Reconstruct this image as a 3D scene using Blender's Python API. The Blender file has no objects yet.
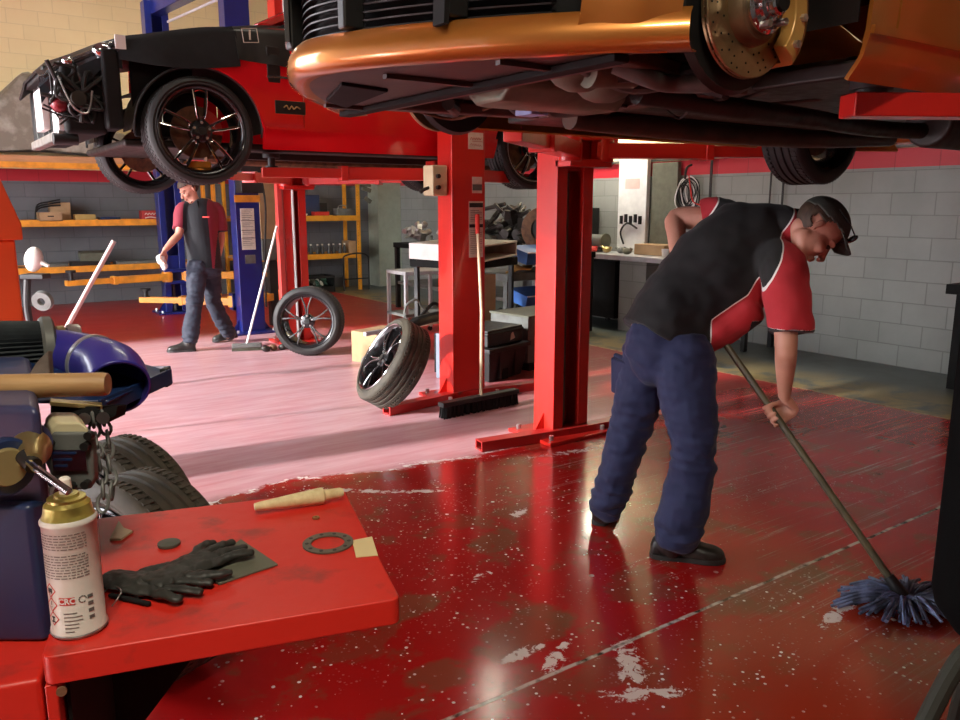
import bpy, bmesh, math, random
from mathutils import Vector, Matrix, Euler, noise
random.seed(7)
PI = math.pi
C = bpy.context.scene.collection
V = Vector
# ---------------------------------------------------------------- camera frame (room axes: X along the back wall, Y into the room)
FPX = 800.0; PITCH = math.atan(156/800.0); YAW = math.radians(35); CAMH = 1.5
SY, CY = math.sin(YAW), math.cos(YAW)
SP, CP = math.sin(PITCH), math.cos(PITCH)
def rfz(px, py, D):
    """horizontal-right, horizontal-forward, height of a point seen at a pixel at depth D"""
    a = (px-480)/FPX; b = (360-py)/FPX
    return V((a*D, (CP+b*SP)*D, CAMH+(-SP+b*CP)*D))
def at(px, py, D):
    r = rfz(px, py, D)
    return V((CY*r.x+SY*r.y, CY*r.y-SY*r.x, r.z))
def onz(px, py, z=0.0):
    b = (360-py)/FPX
    return at(px, py, (z-CAMH)/(-SP+b*CP))

# ---------------------------------------------------------------- mesh builder
def frame_of(d):
    d = d.normalized()
    up = V((0,0,1)) if abs(d.z) < .9 else V((1,0,0))
    s = d.cross(up).normalized()
    return s, s.cross(d).normalized(), d
class MB:
    def __init__(s): s.v = []; s.f = []; s.m = []
    def add(s, vs, fs, mi=0):
        n = len(s.v); s.v += [V(v) for v in vs]
        s.f += [[i+n for i in f] for f in fs]; s.m += [mi]*len(fs); return s
    def box(s, c, d, rot=None, mi=0, taper=(1,1)):
        x, y, z = d[0]/2, d[1]/2, d[2]/2; tx, ty = taper
        vs = [V((-x,-y,-z)), V((x,-y,-z)), V((x,y,-z)), V((-x,y,-z)), V((-x*tx,-y*ty,z)), V((x*tx,-y*ty,z)), V((x*tx,y*ty,z)), V((-x*tx,y*ty,z))]
        if rot is not None:
            R = rot if isinstance(rot, Matrix) else Euler(rot).to_matrix()
            vs = [R@v for v in vs]
        c = V(c)
        return s.add([v+c for v in vs], [[0,3,2,1],[4,5,6,7],[0,1,5,4],[1,2,6,5],[2,3,7,6],[3,0,4,7]], mi)
    def b2(s, lo, hi, mi=0):
        lo, hi = V(lo), V(hi)
        return s.box((lo+hi)/2, hi-lo, mi=mi)
    def bar(s, p0, p1, w, h, mi=0, up=None):
        """square bar from p0 to p1; w across, h along the up side"""
        p0, p1 = V(p0), V(p1); a, b, d = frame_of(p1-p0)
        if up is not None:
            b = V(up); b = (b-d*b.dot(d)).normalized(); a = d.cross(b)
        vs = []
        for p in (p0, p1):
            for q, r in ((-1,-1),(1,-1),(1,1),(-1,1)): vs.append(p+a*q*w/2+b*r*h/2)
        return s.add(vs, [[0,3,2,1],[4,5,6,7],[0,1,5,4],[1,2,6,5],[2,3,7,6],[3,0,4,7]], mi)
    def cyl(s, p0, p1, r0, r1=None, n=20, mi=0, caps=True):
        p0, p1 = V(p0), V(p1); r1 = r0 if r1 is None else r1
        a, b, d = frame_of(p1-p0); vs = []
        for p, r in ((p0, r0), (p1, r1)):
            for i in range(n):
                t = 2*PI*i/n; vs.append(p+a*math.cos(t)*r+b*math.sin(t)*r)
        fs = [[i, n+i, n+(i+1)%n, (i+1)%n] for i in range(n)]
        if caps: fs += [list(range(n)), [n+i for i in range(n)][::-1]]
        return s.add(vs, fs, mi)
    def tube(s, pts, r, n=8, mi=0, closed=False, caps=True):
        pts = [V(p) for p in pts]; k = len(pts)
        rs = r if isinstance(r, (list, tuple)) else [r]*k
        vs = []; a = None
        for i, p in enumerate(pts):
            if closed: d = pts[(i+1)%k]-pts[i-1]
            else: d = pts[min(i+1,k-1)]-pts[max(i-1,0)]
            d = d.normalized() if d.length > 1e-9 else V((0,0,1))
            if a is None: a = frame_of(d)[0]
            a = (a-d*a.dot(d))
            a = a.normalized() if a.length > 1e-6 else frame_of(d)[0]
            b = d.cross(a)
            for j in range(n):
                t = 2*PI*j/n; vs.append(p+(a*math.cos(t)+b*math.sin(t))*rs[i])
        fs = []
        for i in range(k if closed else k-1):
            for j in range(n):
                q = (i+1)%k
                fs.append([i*n+j, i*n+(j+1)%n, q*n+(j+1)%n, q*n+j])
        if caps and not closed: fs += [list(range(n))[::-1], [(k-1)*n+j for j in range(n)]]
        return s.add(vs, fs, mi)
    def lathe(s, prof, o=(0,0,0), ax=(0,0,1), n=32, mi=0, closed=False, a0=0, a1=2*PI):
        """prof: list of (radius, height along axis)"""
        o = V(o); a, b, d = frame_of(V(ax)); vs = []; full = abs(a1-a0-2*PI) < 1e-6
        m = n if full else n+1
        for i in range(m):
            t = a0+(a1-a0)*i/n
            for r, h in prof: vs.append(o+(a*math.cos(t)+b*math.sin(t))*r+d*h)
        k = len(prof); fs = []
        for i in range(n):
            q = (i+1)%m
            for j in range(k if closed else k-1):
                j2 = (j+1)%k
                fs.append([i*k+j, i*k+j2, q*k+j2, q*k+j])
        return s.add(vs, fs, mi)
    def prism(s, poly, w0, w1, plane='xz', mi=0):
        def P(u, v, w): return {'xz': (u,w,v), 'xy': (u,v,w), 'yz': (w,u,v)}[plane]
        n = len(poly)
        vs = [P(u,v,w0) for u,v in poly]+[P(u,v,w1) for u,v in poly]
        fs = [list(range(n)), [n+i for i in range(n)][::-1]]+[[i, n+i, n+(i+1)%n, (i+1)%n] for i in range(n)]
        return s.add(vs, fs, mi)
    def ell(s, c, r, rot=None, n=16, mi=0):
        c = V(c); R = Euler(rot).to_matrix() if rot is not None and not isinstance(rot, Matrix) else rot
        vs = []; m = n//2
        for i in range(m+1):
            for j in range(n):
                p = PI*i/m; t = 2*PI*j/n
                v = V((r[0]*math.sin(p)*math.cos(t), r[1]*math.sin(p)*math.sin(t), r[2]*math.cos(p)))
                if R is not None: v = R@v
                vs.append(c+v)
        fs = [[i*n+j, (i+1)*n+j, (i+1)*n+(j+1)%n, i*n+(j+1)%n] for i in range(m) for j in range(n)]
        return s.add(vs, fs, mi)
    def sheet(s, rows, th=0.0, mi=0):
        """rows of points; th gives it thickness along the local normal"""
        k = len(rows); n = len(rows[0]); P = [[V(p) for p in r] for r in rows]
        vs = [p for r in P for p in r]
        fs = [[i*n+j, i*n+j+1, (i+1)*n+j+1, (i+1)*n+j] for i in range(k-1) for j in range(n-1)]
        if th:
            back = []
            for i in range(k):
                for j in range(n):
                    du = P[min(i+1,k-1)][j]-P[max(i-1,0)][j]; dv = P[i][min(j+1,n-1)]-P[i][max(j-1,0)]
                    nn = du.cross(dv); nn = nn.normalized() if nn.length > 1e-12 else V((0,0,1))
                    back.append(P[i][j]+nn*th)
            o = k*n; vs += back
            fs += [[f[3]+o, f[2]+o, f[1]+o, f[0]+o] for f in fs]
            for i in range(k-1):
                fs.append([i*n, (i+1)*n, (i+1)*n+o, i*n+o]); fs.append([i*n+n-1, i*n+n-1+o, (i+1)*n+n-1+o, (i+1)*n+n-1])
            for j in range(n-1):
                fs.append([j, j+o, j+1+o, j+1]); e = (k-1)*n; fs.append([e+j, e+j+1, e+j+1+o, e+j+o])
        return s.add(vs, fs, mi)
    def loft(s, rings, mi=0, caps=True):
        n = len(rings[0]); vs = [V(p) for r in rings for p in r]; k = len(rings)
        fs = [[i*n+j, i*n+(j+1)%n, (i+1)*n+(j+1)%n, (i+1)*n+j] for i in range(k-1) for j in range(n)]
        if caps: fs += [list(range(n))[::-1], [(k-1)*n+j for j in range(n)]]
        return s.add(vs, fs, mi)
    def xf(s, M, start=0):
        for i in range(start, len(s.v)): s.v[i] = M@s.v[i]
        return s
    def build(s, name, mat, parent=None, bevel=0.0, smooth=35, seg=2, recalc=True, subd=0):
        me = bpy.data.meshes.new(name)
        me.from_pydata([tuple(v) for v in s.v], [], s.f)
        if recalc:
            b = bmesh.new(); b.from_mesh(me); bmesh.ops.recalc_face_normals(b, faces=b.faces)
            if s.m and len(b.faces) == len(s.m):
                for f, i in zip(b.faces, s.m): f.material_index = i
            b.to_mesh(me); b.free()
        mats = mat if isinstance(mat, (list, tuple)) else [mat]
        for m in mats: me.materials.append(m)
        if smooth:
            me.shade_smooth(); me.set_sharp_from_angle(angle=math.radians(smooth))
        o = bpy.data.objects.new(name, me); C.objects.link(o)
        if parent is not None: o.parent = parent
        if bevel:
            md = o.modifiers.new('bevel', 'BEVEL'); md.width = bevel; md.segments = seg; md.limit_method = 'ANGLE'; md.angle_limit = math.radians(40)
            md.harden_normals = True
        if subd:
            md = o.modifiers.new('sub', 'SUBSURF'); md.levels = subd; md.render_levels = subd
        return o

def tag(o, label, cat, group=None, kind=None):
    if label: o['label'] = label
    if cat: o['category'] = cat
    if group: o['group'] = group
    if kind: o['kind'] = kind
    return o
def thing(name, label, cat, loc=(0,0,0), rotz=0.0, group=None, rot=None):
    o = bpy.data.objects.new(name, None); C.objects.link(o)
    o.empty_display_size = .1
    o.location = loc; o.rotation_euler = rot if rot else (0,0,rotz)
    return tag(o, label, cat, group)
def struct(name, mb, mat, **k):
    o = mb.build(name, mat, **k); o['kind'] = 'structure'; return o
def copy_tree(o, parent=None):
    c = o.copy(); C.objects.link(c); c.parent = parent
    for ch in list(o.children): copy_tree(ch, c)
    return c
def setloc(o, loc, rot=None):
    o.location = loc
    if rot is not None: o.rotation_euler = rot
    return o
def spline(pts, k=6):
    """Catmull-Rom through pts"""
    P = [V(p) for p in pts]; out = []
    for i in range(len(P)-1):
        a, b, c, d = P[max(i-1,0)], P[i], P[i+1], P[min(i+2,len(P)-1)]
        for j in range(k):
            t = j/k
            out.append(.5*((2*b)+(c-a)*t+(2*a-5*b+4*c-d)*t*t+(3*b-a-3*c+d)*t*t*t))
    return out+[P[-1]]
def text_mesh(txt, size, depth=.0004, bold=0.0):
    cu = bpy.data.curves.new('text', 'FONT'); cu.body = txt; cu.size = size; cu.extrude = depth; cu.align_x = 'CENTER'; cu.align_y = 'CENTER'; cu.offset = bold
    cu.resolution_u = 3
    o = bpy.data.objects.new('text', cu); C.objects.link(o)
    dg = bpy.context.evaluated_depsgraph_get(); dg.update()
    me = bpy.data.meshes.new_from_object(o.evaluated_get(dg))
    vs = [v.co.copy() for v in me.vertices]; fs = [list(p.vertices) for p in me.polygons]
    bpy.data.objects.remove(o); bpy.data.curves.remove(cu); bpy.data.meshes.remove(me)
    return vs, fs
def put_text(mb, txt, size, origin, right, up, depth=.0004, bold=0.0, mi=0):
    vs, fs = text_mesh(txt, size, depth, bold)
    r = V(right).normalized(); u = V(up).normalized(); n = r.cross(u); o = V(origin)
    return mb.add([o+r*v.x+u*v.y+n*v.z for v in vs], fs, mi)

# ---------------------------------------------------------------- materials
def nt(name):
    m = bpy.data.materials.new(name); m.use_nodes = True
    t = m.node_tree; b = t.nodes['Principled BSDF']
    return m, t, b
def N(t, typ, **k):
    n = t.nodes.new(typ)
    for a, v in k.items():
        if a.startswith('i_'): n.inputs[a[2:].replace('_', ' ')].default_value = v
        else: setattr(n, a, v)
    return n
def math_(t, op, a, b=None, c=None, clamp=False):
    n = t.nodes.new('ShaderNodeMath'); n.operation = op; n.use_clamp = clamp
    for i, v in enumerate((a, b, c)):
        if v is None: continue
        if hasattr(v, 'links') or hasattr(v, 'is_linked'): t.links.new(v, n.inputs[i])
        else: n.inputs[i].default_value = v
    return n.outputs[0]
def mixc(t, f, a, b, mode='MIX'):
    n = t.nodes.new('ShaderNodeMix'); n.data_type = 'RGBA'; n.blend_type = mode
    for sock, v in ((n.inputs[0], f), (n.inputs[6], a), (n.inputs[7], b)):
        if hasattr(v, 'is_linked'): t.links.new(v, sock)
        else: sock.default_value = (*v, 1) if isinstance(v, (tuple, list)) and len(v) == 3 else v
    return n.outputs[2]
def ramp(t, v, lo, hi):
    n = t.nodes.new('ShaderNodeMapRange'); t.links.new(v, n.inputs[0]); n.inputs[1].default_value = lo; n.inputs[2].default_value = hi
    return n.outputs[0]
def noise_(t, vec, scale, detail=3, rough=.55, dist=0):
    n = t.nodes.new('ShaderNodeTexNoise'); n.inputs['Scale'].default_value = scale; n.inputs['Detail'].default_value = detail; n.inputs['Roughness'].default_value = rough; n.inputs['Distortion'].default_value = dist
    if vec is not None: t.links.new(vec, n.inputs['Vector'])
    return n.outputs[0]
def coords(t, scale=None, rot=None):
    tc = t.nodes.new('ShaderNodeTexCoord'); o = tc.outputs['Object']
    if scale or rot:
        mp = t.nodes.new('ShaderNodeMapping'); t.links.new(o, mp.inputs[0])
        if scale: mp.inputs['Scale'].default_value = scale
        if rot: mp.inputs['Rotation'].default_value = rot
        o = mp.outputs[0]
    return o
def mat(name, col, rough=.5, metal=0.0, col2=None, nscale=8, lo=.4, hi=.7, bump=0.0, bscale=40, coat=0.0, stretch=None, spec=.5, rvar=0.0, sheen=0.0, alpha=None, trans=0.0, emit=None):
    m, t, b = nt(name); L = t.links
    b.inputs['Base Color'].default_value = (*col, 1); b.inputs['Roughness'].default_value = rough; b.inputs['Metallic'].default_value = metal
    b.inputs['Coat Weight'].default_value = coat; b.inputs['Coat Roughness'].default_value = .08; b.inputs['Specular IOR Level'].default_value = spec
    b.inputs['Sheen Weight'].default_value = sheen
    if trans: b.inputs['Transmission Weight'].default_value = trans
    if alpha is not None: b.inputs['Alpha'].default_value = alpha
    if emit: b.inputs['Emission Color'].default_value = (*emit[0],1); b.inputs['Emission Strength'].default_value = emit[1]
    co = coords(t, scale=stretch)
    if col2 is None: col2 = tuple(c*.82 for c in col); lo, hi = .35, .75
    nz = noise_(t, co, nscale, 5)
    L.new(mixc(t, ramp(t, nz, lo, hi), col, col2), b.inputs['Base Color'])
    if rvar:
        n2 = noise_(t, co, nscale*2.3, 4)
        L.new(math_(t, 'MULTIPLY_ADD', n2, rvar*2, rough-rvar), b.inputs['Roughness'])
    if bump:
        bn = t.nodes.new('ShaderNodeBump'); bn.inputs['Strength'].default_value = bump; bn.inputs['Distance'].default_value = .004
        L.new(noise_(t, co, bscale, 4), bn.inputs['Height']); L.new(bn.outputs[0], b.inputs['Normal'])
    return m
M = {}
M['red'] = mat('lift red paint', (.62,.020,.012), .32, 0, (.50,.015,.013), 3, .4, .8, bump=.06, bscale=25, coat=.3, rvar=.08)
M['redworn'] = mat('worn red paint', (.42,.016,.014), .42, 0, (.13,.05,.04), 14, .6, .72, bump=.15, bscale=30, rvar=.1)
M['tablered'] = mat('bench red paint', (.62,.025,.014), .42, 0, (.34,.03,.02), 16, .57, .72, bump=.08, bscale=60, rvar=.1)
M['carred'] = mat('car red paint', (.70,.004,.012), .25, 0, (.66,.004,.012), 2, coat=1.0)
M['orange'] = mat('orange metallic paint', (.56,.215,.04), .34, .55, (.50,.18,.03), 3, coat=1.0)
M['orangebox'] = mat('orange cabinet paint', (.82,.09,.012), .45, 0, (.76,.08,.012), 3)
M['blue'] = mat('blue lift paint', (.008,.017,.16), .35, 0, (.007,.014,.12), 5, coat=.3, rvar=.08)
M['yellow'] = mat('yellow rack paint', (.80,.36,.02), .45, 0, (.62,.28,.02), 9, rvar=.08)
M['amber'] = mat('amber lift arm paint', (.85,.33,.03), .45, 0, (.55,.22,.03), 8)
M['black'] = mat('black plastic', (.008,.008,.008), .5, 0, (.016,.015,.014), 9, rvar=.12, bump=.05)
M['matblack'] = mat('matt black', (.006,.006,.006), .85, 0, (.010,.010,.010), 9, bump=.1, spec=.3)
M['grime'] = mat('greasy underbody', (.014,.012,.010), .5, .1, (.035,.026,.020), 9, .35, .8, bump=.6, bscale=18, rvar=.2)
M['rubber'] = mat('tyre rubber', (.014,.013,.013), .65, 0, (.030,.028,.026), 5, .4, .8, bump=.12, bscale=50, rvar=.1)
M['rubber_brown'] = mat('dusty tyre rubber', (.075,.065,.045), .75, 0, (.03,.027,.022), 7, .4, .7, bump=.2, bscale=40)
M['steel'] = mat('bare steel', (.55,.55,.54), .32, .9, (.36,.34,.32), 10, bump=.1, rvar=.12)
M['chrome'] = mat('chrome', (.8,.8,.82), .12, 1.0, (.7,.7,.72), 5)
M['alu'] = mat('cast aluminium', (.20,.20,.145), .5, .5, (.11,.11,.08), 10, .35, .75, bump=.5, bscale=22)
M['aluclean'] = mat('aluminium sheet', (.72,.74,.76), .35, .7, (.6,.61,.63), 10)
M['rust'] = mat('rusty steel', (.20,.10,.05), .75, .3, (.09,.045,.03), 18, bump=.3)
M['rotor'] = mat('brake disc face', (.42,.30,.16), .34, .85, (.30,.20,.10), 16, bump=.1, rvar=.1)
M['spoke'] = mat('gloss black alloy', (.02,.02,.022), .2, .5, (.03,.03,.032), 5, coat=.6)
M['white'] = mat('white paint', (.80,.80,.78), .5, 0, (.68,.67,.63), 6)
M['paper'] = mat('paper label', (.72,.69,.60), .7, 0, (.62,.58,.48), 30)
M['ink'] = mat('black ink', (.02,.02,.02), .6)
M['redink'] = mat('red ink', (.65,.03,.02), .6)
M['cream'] = mat('cream enamel box', (.62,.55,.34), .5, 0, (.52,.45,.27), 6)
M['card'] = mat('cardboard', (.42,.27,.14), .85, 0, (.34,.21,.11), 7, bump=.2, bscale=30)
M['wood'] = mat('worn wood', (.52,.31,.13), .5, 0, (.34,.19,.08), 6, .35, .7, stretch=(1,9,9), bump=.1)
M['palewood'] = mat('pale wood', (.62,.48,.30), .55, 0, (.48,.34,.2), 5, stretch=(6,6,1))
M['navy'] = mat('dark navy paint', (.008,.028,.10), .38, 0, (.02,.03,.08), 5, bump=.08, rvar=.1, coat=.2)
M['purple'] = mat('weathered blue machine paint', (.02,.045,.13), .4, .1, (.09,.055,.10), 3, .45, .65, bump=.08, rvar=.12)
M['hose'] = mat('blue silicone hose', (.035,.03,.30), .35, 0, (.03,.025,.25), 6, coat=.3)
M['hosein'] = mat('hose lining', (.015,.013,.12), .6)
M['brass'] = mat('tarnished brass', (.50,.38,.16), .35, .85, (.30,.22,.10), 14)
M['tarp'] = mat('dusty plastic sheet', (.22,.19,.15), .4, 0, (.44,.40,.34), 5, .45, .7, bump=.3, bscale=14)
M['vinyl'] = mat('black vinyl', (.02,.021,.02), .34, 0, (.035,.034,.03), 4, bump=.25, bscale=16)
M['cloth'] = mat('matt black cloth', (.006,.006,.007), .95, 0, (.009,.009,.01), 20, bump=.1)
M['glass'] = mat('dark glass', (.02,.025,.03), .06, 0, (.02,.025,.03), 2, coat=.5)
M['bluebox'] = mat('blue plastic', (.05,.16,.48), .45)
M['graymetal'] = mat('grey painted metal', (.16,.17,.16), .5, .2, (.10,.10,.09), 8, bump=.15)
M['olive'] = mat('olive grey board', (.13,.135,.095), .6, 0, (.10,.10,.07), 14, bump=.15)
M['skin'] = mat('skin', (.56,.27,.19), .5, 0, (.47,.21,.145), 9, bump=.06, bscale=60)
M['hair'] = mat('brown hair', (.07,.04,.022), .65, 0, (.03,.018,.01), 60, stretch=(1,1,.2), bump=.4, bscale=140)
M['boot'] = mat('black boot leather', (.012,.011,.010), .42, 0, (.03,.026,.022), 12, bump=.2, bscale=40)
M['glove'] = mat('dark nitrile glove', (.022,.023,.02), .5, 0, (.035,.036,.03), 12, bump=.25, bscale=50)
M['whiteplastic'] = mat('white plastic', (.85,.82,.74), .4)
M['timber'] = mat('shelf board', (.55,.26,.12), .6, 0, (.42,.2,.1), 4, stretch=(1,8,8))
# ================================================================ the room
XR, YB, XL, YF, ZC = 7.45, 13.6, -2.8, -4.2, 5.4
def block_mat(name, axis):
    m, t, b = nt(name); L = t.links
    tc = N(t, 'ShaderNodeTexCoord'); sp = N(t, 'ShaderNodeSeparateXYZ'); L.new(tc.outputs['Object'], sp.inputs[0])
    cb = N(t, 'ShaderNodeCombineXYZ'); L.new(sp.outputs[0 if axis == 'x' else 1], cb.inputs[0]); L.new(sp.outputs[2], cb.inputs[1])
    br = N(t, 'ShaderNodeTexBrick'); L.new(cb.outputs[0], br.inputs['Vector'])
    br.inputs['Scale'].default_value = 1.0; br.inputs['Brick Width'].default_value = .4; br.inputs['Row Height'].default_value = .2
    br.inputs['Mortar Size'].default_value = .006; br.inputs['Mortar Smooth'].default_value = .4; br.offset = .5
    br.inputs['Color1'].default_value = (1,1,1,1); br.inputs['Color2'].default_value = (.86,.87,.86,1); br.inputs['Mortar'].default_value = (.55,.55,.55,1)
    z = sp.outputs[2]
    nz = noise_(t, tc.outputs['Object'], 1.3, 5, .6); nf = noise_(t, tc.outputs['Object'], 9, 4)
    grey = mixc(t, ramp(t, nz, .35, .7), *(((.30,.31,.29), (.23,.245,.225)) if axis == 'y' else ((.15,.155,.165), (.11,.115,.12))))  # back wall in a darker grey, its shade put into the colour
    cream = mixc(t, ramp(t, nz, .35, .7), (.90,.76,.42), (.85,.70,.37))
    c = mixc(t, math_(t, 'GREATER_THAN', z, 1.83), grey, (.52,.02,.035))
    c = mixc(t, math_(t, 'GREATER_THAN', z, 2.0), c, cream)
    c = mixc(t, math_(t, 'MULTIPLY_ADD', math_(t, 'GREATER_THAN', z, 2.0), -.45, .75), c, br.outputs['Color'], 'MULTIPLY')
    L.new(c, b.inputs['Base Color']); b.inputs['Roughness'].default_value = .5
    bn = N(t, 'ShaderNodeBump'); bn.inputs['Strength'].default_value = .5; bn.inputs['Distance'].default_value = .006
    L.new(math_(t, 'ADD', math_(t, 'SUBTRACT', 1.0, br.outputs['Fac']), math_(t, 'MULTIPLY', nf, .25)), bn.inputs['Height']); L.new(bn.outputs[0], b.inputs['Normal'])
    return m
M['blockx'] = block_mat('painted blocks along x', 'x'); M['blocky'] = block_mat('painted blocks along y', 'y')
M['ceil'] = mat('ceiling sheet', (.16,.15,.13), .6)
M['darkwall'] = mat('dark painted wall', (.09,.09,.09), .6)

def floor_mat():
    m, t, b = nt('wet red epoxy floor'); L = t.links
    tc = N(t, 'ShaderNodeTexCoord'); co = tc.outputs['Object']
    sp = N(t, 'ShaderNodeSeparateXYZ'); L.new(co, sp.inputs[0]); X, Y = sp.outputs[0], sp.outputs[1]
    n1 = noise_(t, co, .9, 5, .6, .6); n2 = noise_(t, co, 3.2, 6, .6, .4); n3 = noise_(t, co, 14, 5); n4 = noise_(t, co, 60, 3)
    def M2(op, a, b_=None, c=None, clamp=False): return math_(t, op, a, b_, c, clamp)
    def step(v, lo, hi): return ramp(t, v, lo, hi)
    def blob(cx, cy, rx, ry, ang=0.0):
        dx = M2('SUBTRACT', X, cx); dy = M2('SUBTRACT', Y, cy); c, s = math.cos(ang), math.sin(ang)
        u = M2('DIVIDE', M2('ADD', M2('MULTIPLY', dx, c), M2('MULTIPLY', dy, s)), rx)
        v = M2('DIVIDE', M2('SUBTRACT', M2('MULTIPLY', dy, c), M2('MULTIPLY', dx, s)), ry)
        return M2('SUBTRACT', 1.0, M2('ADD', M2('MULTIPLY', u, u), M2('MULTIPLY', v, v)), clamp=True)
    # where the wash water stands
    edge = M2('SUBTRACT', M2('MULTIPLY_ADD', M2('SUBTRACT', n1, .5), .9, M2('MULTIPLY_ADD', M2('SUBTRACT', n3, .5), .16, 4.02)), Y)
    wet = step(edge, -.02, .05)
    right = step(X, 2.9, 4.6)
    # paint
    base = mixc(t, step(n1, .3, .7), (.43,.008,.008), (.30,.010,.009))
    base = mixc(t, M2('MULTIPLY', step(n2, .5, .72), .35), base, (.30,.035,.02))
    # worn brown / green bare patches
    worn = M2('MULTIPLY', step(M2('ADD', n2, M2('MULTIPLY', n3, .25)), .66, .72), wet)
    base = mixc(t, M2('MULTIPLY', worn, .35), base, (.10,.075,.035))
    for bl in ((1.62,2.05,.34,.16,.2), (1.35,2.45,.22,.12,0), (2.0,2.75,.2,.12,.3), (1.2,3.1,.18,.1,0), (1.25,2.0,.18,.12,0), (2.6,1.75,.5,.16,0)):
        k = step(M2('MULTIPLY', blob(*bl), M2('MULTIPLY_ADD', n2, 1.6, M2('MULTIPLY_ADD', n3, 1.2, -.75))), .22, .42)
        base = mixc(t, M2('MULTIPLY', k, .55), base, (.11,.085,.04))
    k = M2('MULTIPLY', blob(2.2,1.35,1.0,.45,0), 1.4, clamp=True)
    base = mixc(t, M2('MULTIPLY', k, .5), base, (.34,.06,.02))  # broad smooth orange-brown tint at the near right
    # dust and pale door light painted into the dry floor's colour
    dust_glow = M2('MULTIPLY', M2('SUBTRACT', 1.0, wet), step(n2, .25, .75))
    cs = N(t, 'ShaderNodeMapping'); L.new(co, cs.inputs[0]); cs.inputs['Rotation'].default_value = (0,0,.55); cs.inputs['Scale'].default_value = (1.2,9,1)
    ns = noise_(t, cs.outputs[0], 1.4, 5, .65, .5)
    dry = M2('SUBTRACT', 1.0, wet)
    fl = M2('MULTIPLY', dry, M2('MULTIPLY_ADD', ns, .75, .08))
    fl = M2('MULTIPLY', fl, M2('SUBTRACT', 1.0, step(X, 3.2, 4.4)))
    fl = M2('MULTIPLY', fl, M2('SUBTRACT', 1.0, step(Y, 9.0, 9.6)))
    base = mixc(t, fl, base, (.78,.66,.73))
    # drag streaks of the mop in the wet part, to the right
    cm = N(t, 'ShaderNodeMapping'); L.new(co, cm.inputs[0]); cm.inputs['Rotation'].default_value = (0,0,math.radians(109)); cm.inputs['Scale'].default_value = (.5,34,1)
    st = noise_(t, cm.outputs[0], 1.6, 6, .7)
    sfac = M2('MULTIPLY', step(st, .56, .68), step(X, 2.2, 3.0))
    sfac = M2('MULTIPLY', sfac, M2('MULTIPLY', step(n4, .30, .5), step(n2, .36, .52)))
    base = mixc(t, M2('MULTIPLY', sfac, .7), base, (.60,.50,.46))
    # soap drops
    def drops(scale, thr, dens, cov):
        vo = N(t, 'ShaderNodeTexVoronoi'); vo.inputs['Scale'].default_value = scale
        wp = N(t, 'ShaderNodeMix'); wp.data_type = 'VECTOR'; wp.inputs[0].default_value = .012
        L.new(co, wp.inputs[4]); nn = N(t, 'ShaderNodeTexNoise'); nn.inputs['Scale'].default_value = 12; L.new(co, nn.inputs['Vector']); L.new(nn.outputs[1], wp.inputs[5])
        L.new(wp.outputs[1], vo.inputs['Vector'])
        wn = N(t, 'ShaderNodeSeparateColor'); L.new(vo.outputs['Color'], wn.inputs[0])
        rad = M2('MULTIPLY_ADD', wn.outputs[0], thr, thr*.3)
        d = M2('MULTIPLY', M2('LESS_THAN', vo.outputs['Distance'], rad), M2('LESS_THAN', wn.outputs[1], cov))
        return M2('MULTIPLY', M2('MULTIPLY', d, dens), wet)
    dens = step(noise_(t, co, 1.7, 3, .6, 1.2), .46, .60)
    mid = M2('SUBTRACT', 1.0, step(X, 2.6, 3.3))
    f1 = M2('MULTIPLY', drops(18, .16, dens, .30), mid)
    f2 = M2('MULTIPLY', drops(40, .2, step(n2, .44, .56), .5), mid)
    f3 = M2('MULTIPLY', drops(70, .27, M2('MULTIPLY', step(n3, .45, .62), step(n1, .45, .6)), .6), .5)
    foam = M2('MAXIMUM', M2('MAXIMUM', f1, f2), f3)
    for bl in ((1.80,1.70,.22,.09,.9), (1.62,1.86,.16,.05,.5), (2.3,2.95,.12,.05,.3), (1.70,1.56,.22,.055,-.5), (1.55,1.95,.18,.04,.1), (2.72,1.50,.35,.05,.2), (1.0,4.0,.25,.1,-.6), (1.75,3.72,.40,.05,-.7), (2.05,3.5,.3,.04,-.6), (1.75,2.5,.09,.05,.3), (2.5,3.85,.5,.03,-.35), (3.2,3.55,.5,.06,-.2)):
        k = step(M2('ADD', M2('MULTIPLY', blob(*bl), .42), M2('MULTIPLY', M2('SUBTRACT', noise_(t, co, 17, 7, .72, 1.0), .5), 1.35)), .30, .36)
        k = M2('MULTIPLY', k, M2('GREATER_THAN', blob(*bl), .02))
        foam = M2('MAXIMUM', foam, M2('MULTIPLY', k, .8))
    # foam line along the water's edge
    el = M2('MULTIPLY', M2('SUBTRACT', 1.0, step(M2('ABSOLUTE', M2('SUBTRACT', edge, .03)), .008, .022)), step(n3, .47, .58))
    foam = M2('MAXIMUM', foam, M2('MULTIPLY', el, M2('SUBTRACT', 1.0, step(X, 3.0, 3.6))))
    base = mixc(t, M2('MULTIPLY', foam, .9), base, (.88,.87,.84))
    # saw-cut joint across the bay
    jd = M2('ABSOLUTE', M2('SUBTRACT', Y, M2('MULTIPLY_ADD', n3, .012, 1.79)))
    j = M2('SUBTRACT', 1.0, step(jd, .005, .010))
    base = mixc(t, j, base, mixc(t, step(n3, .42, .55), (.05,.03,.02), (.60,.52,.46)))
    # bare grey-green walkway along the wall with worn ochre by the line
    we = M2('ADD', M2('SUBTRACT', X, 5.88), M2('MULTIPLY', M2('SUBTRACT', n3, .5), .05))
    wk = step(we, -.015, .015)
    och = M2('MULTIPLY', M2('SUBTRACT', 1.0, step(M2('SUBTRACT', X, 5.88), .15, .9)), step(n2, .36, .52))
    wc = mixc(t, M2('MULTIPLY', och, .8), mixc(t, step(n2, .4, .7), (.075,.095,.095), (.05,.065,.06)), (.36,.27,.10))
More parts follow.
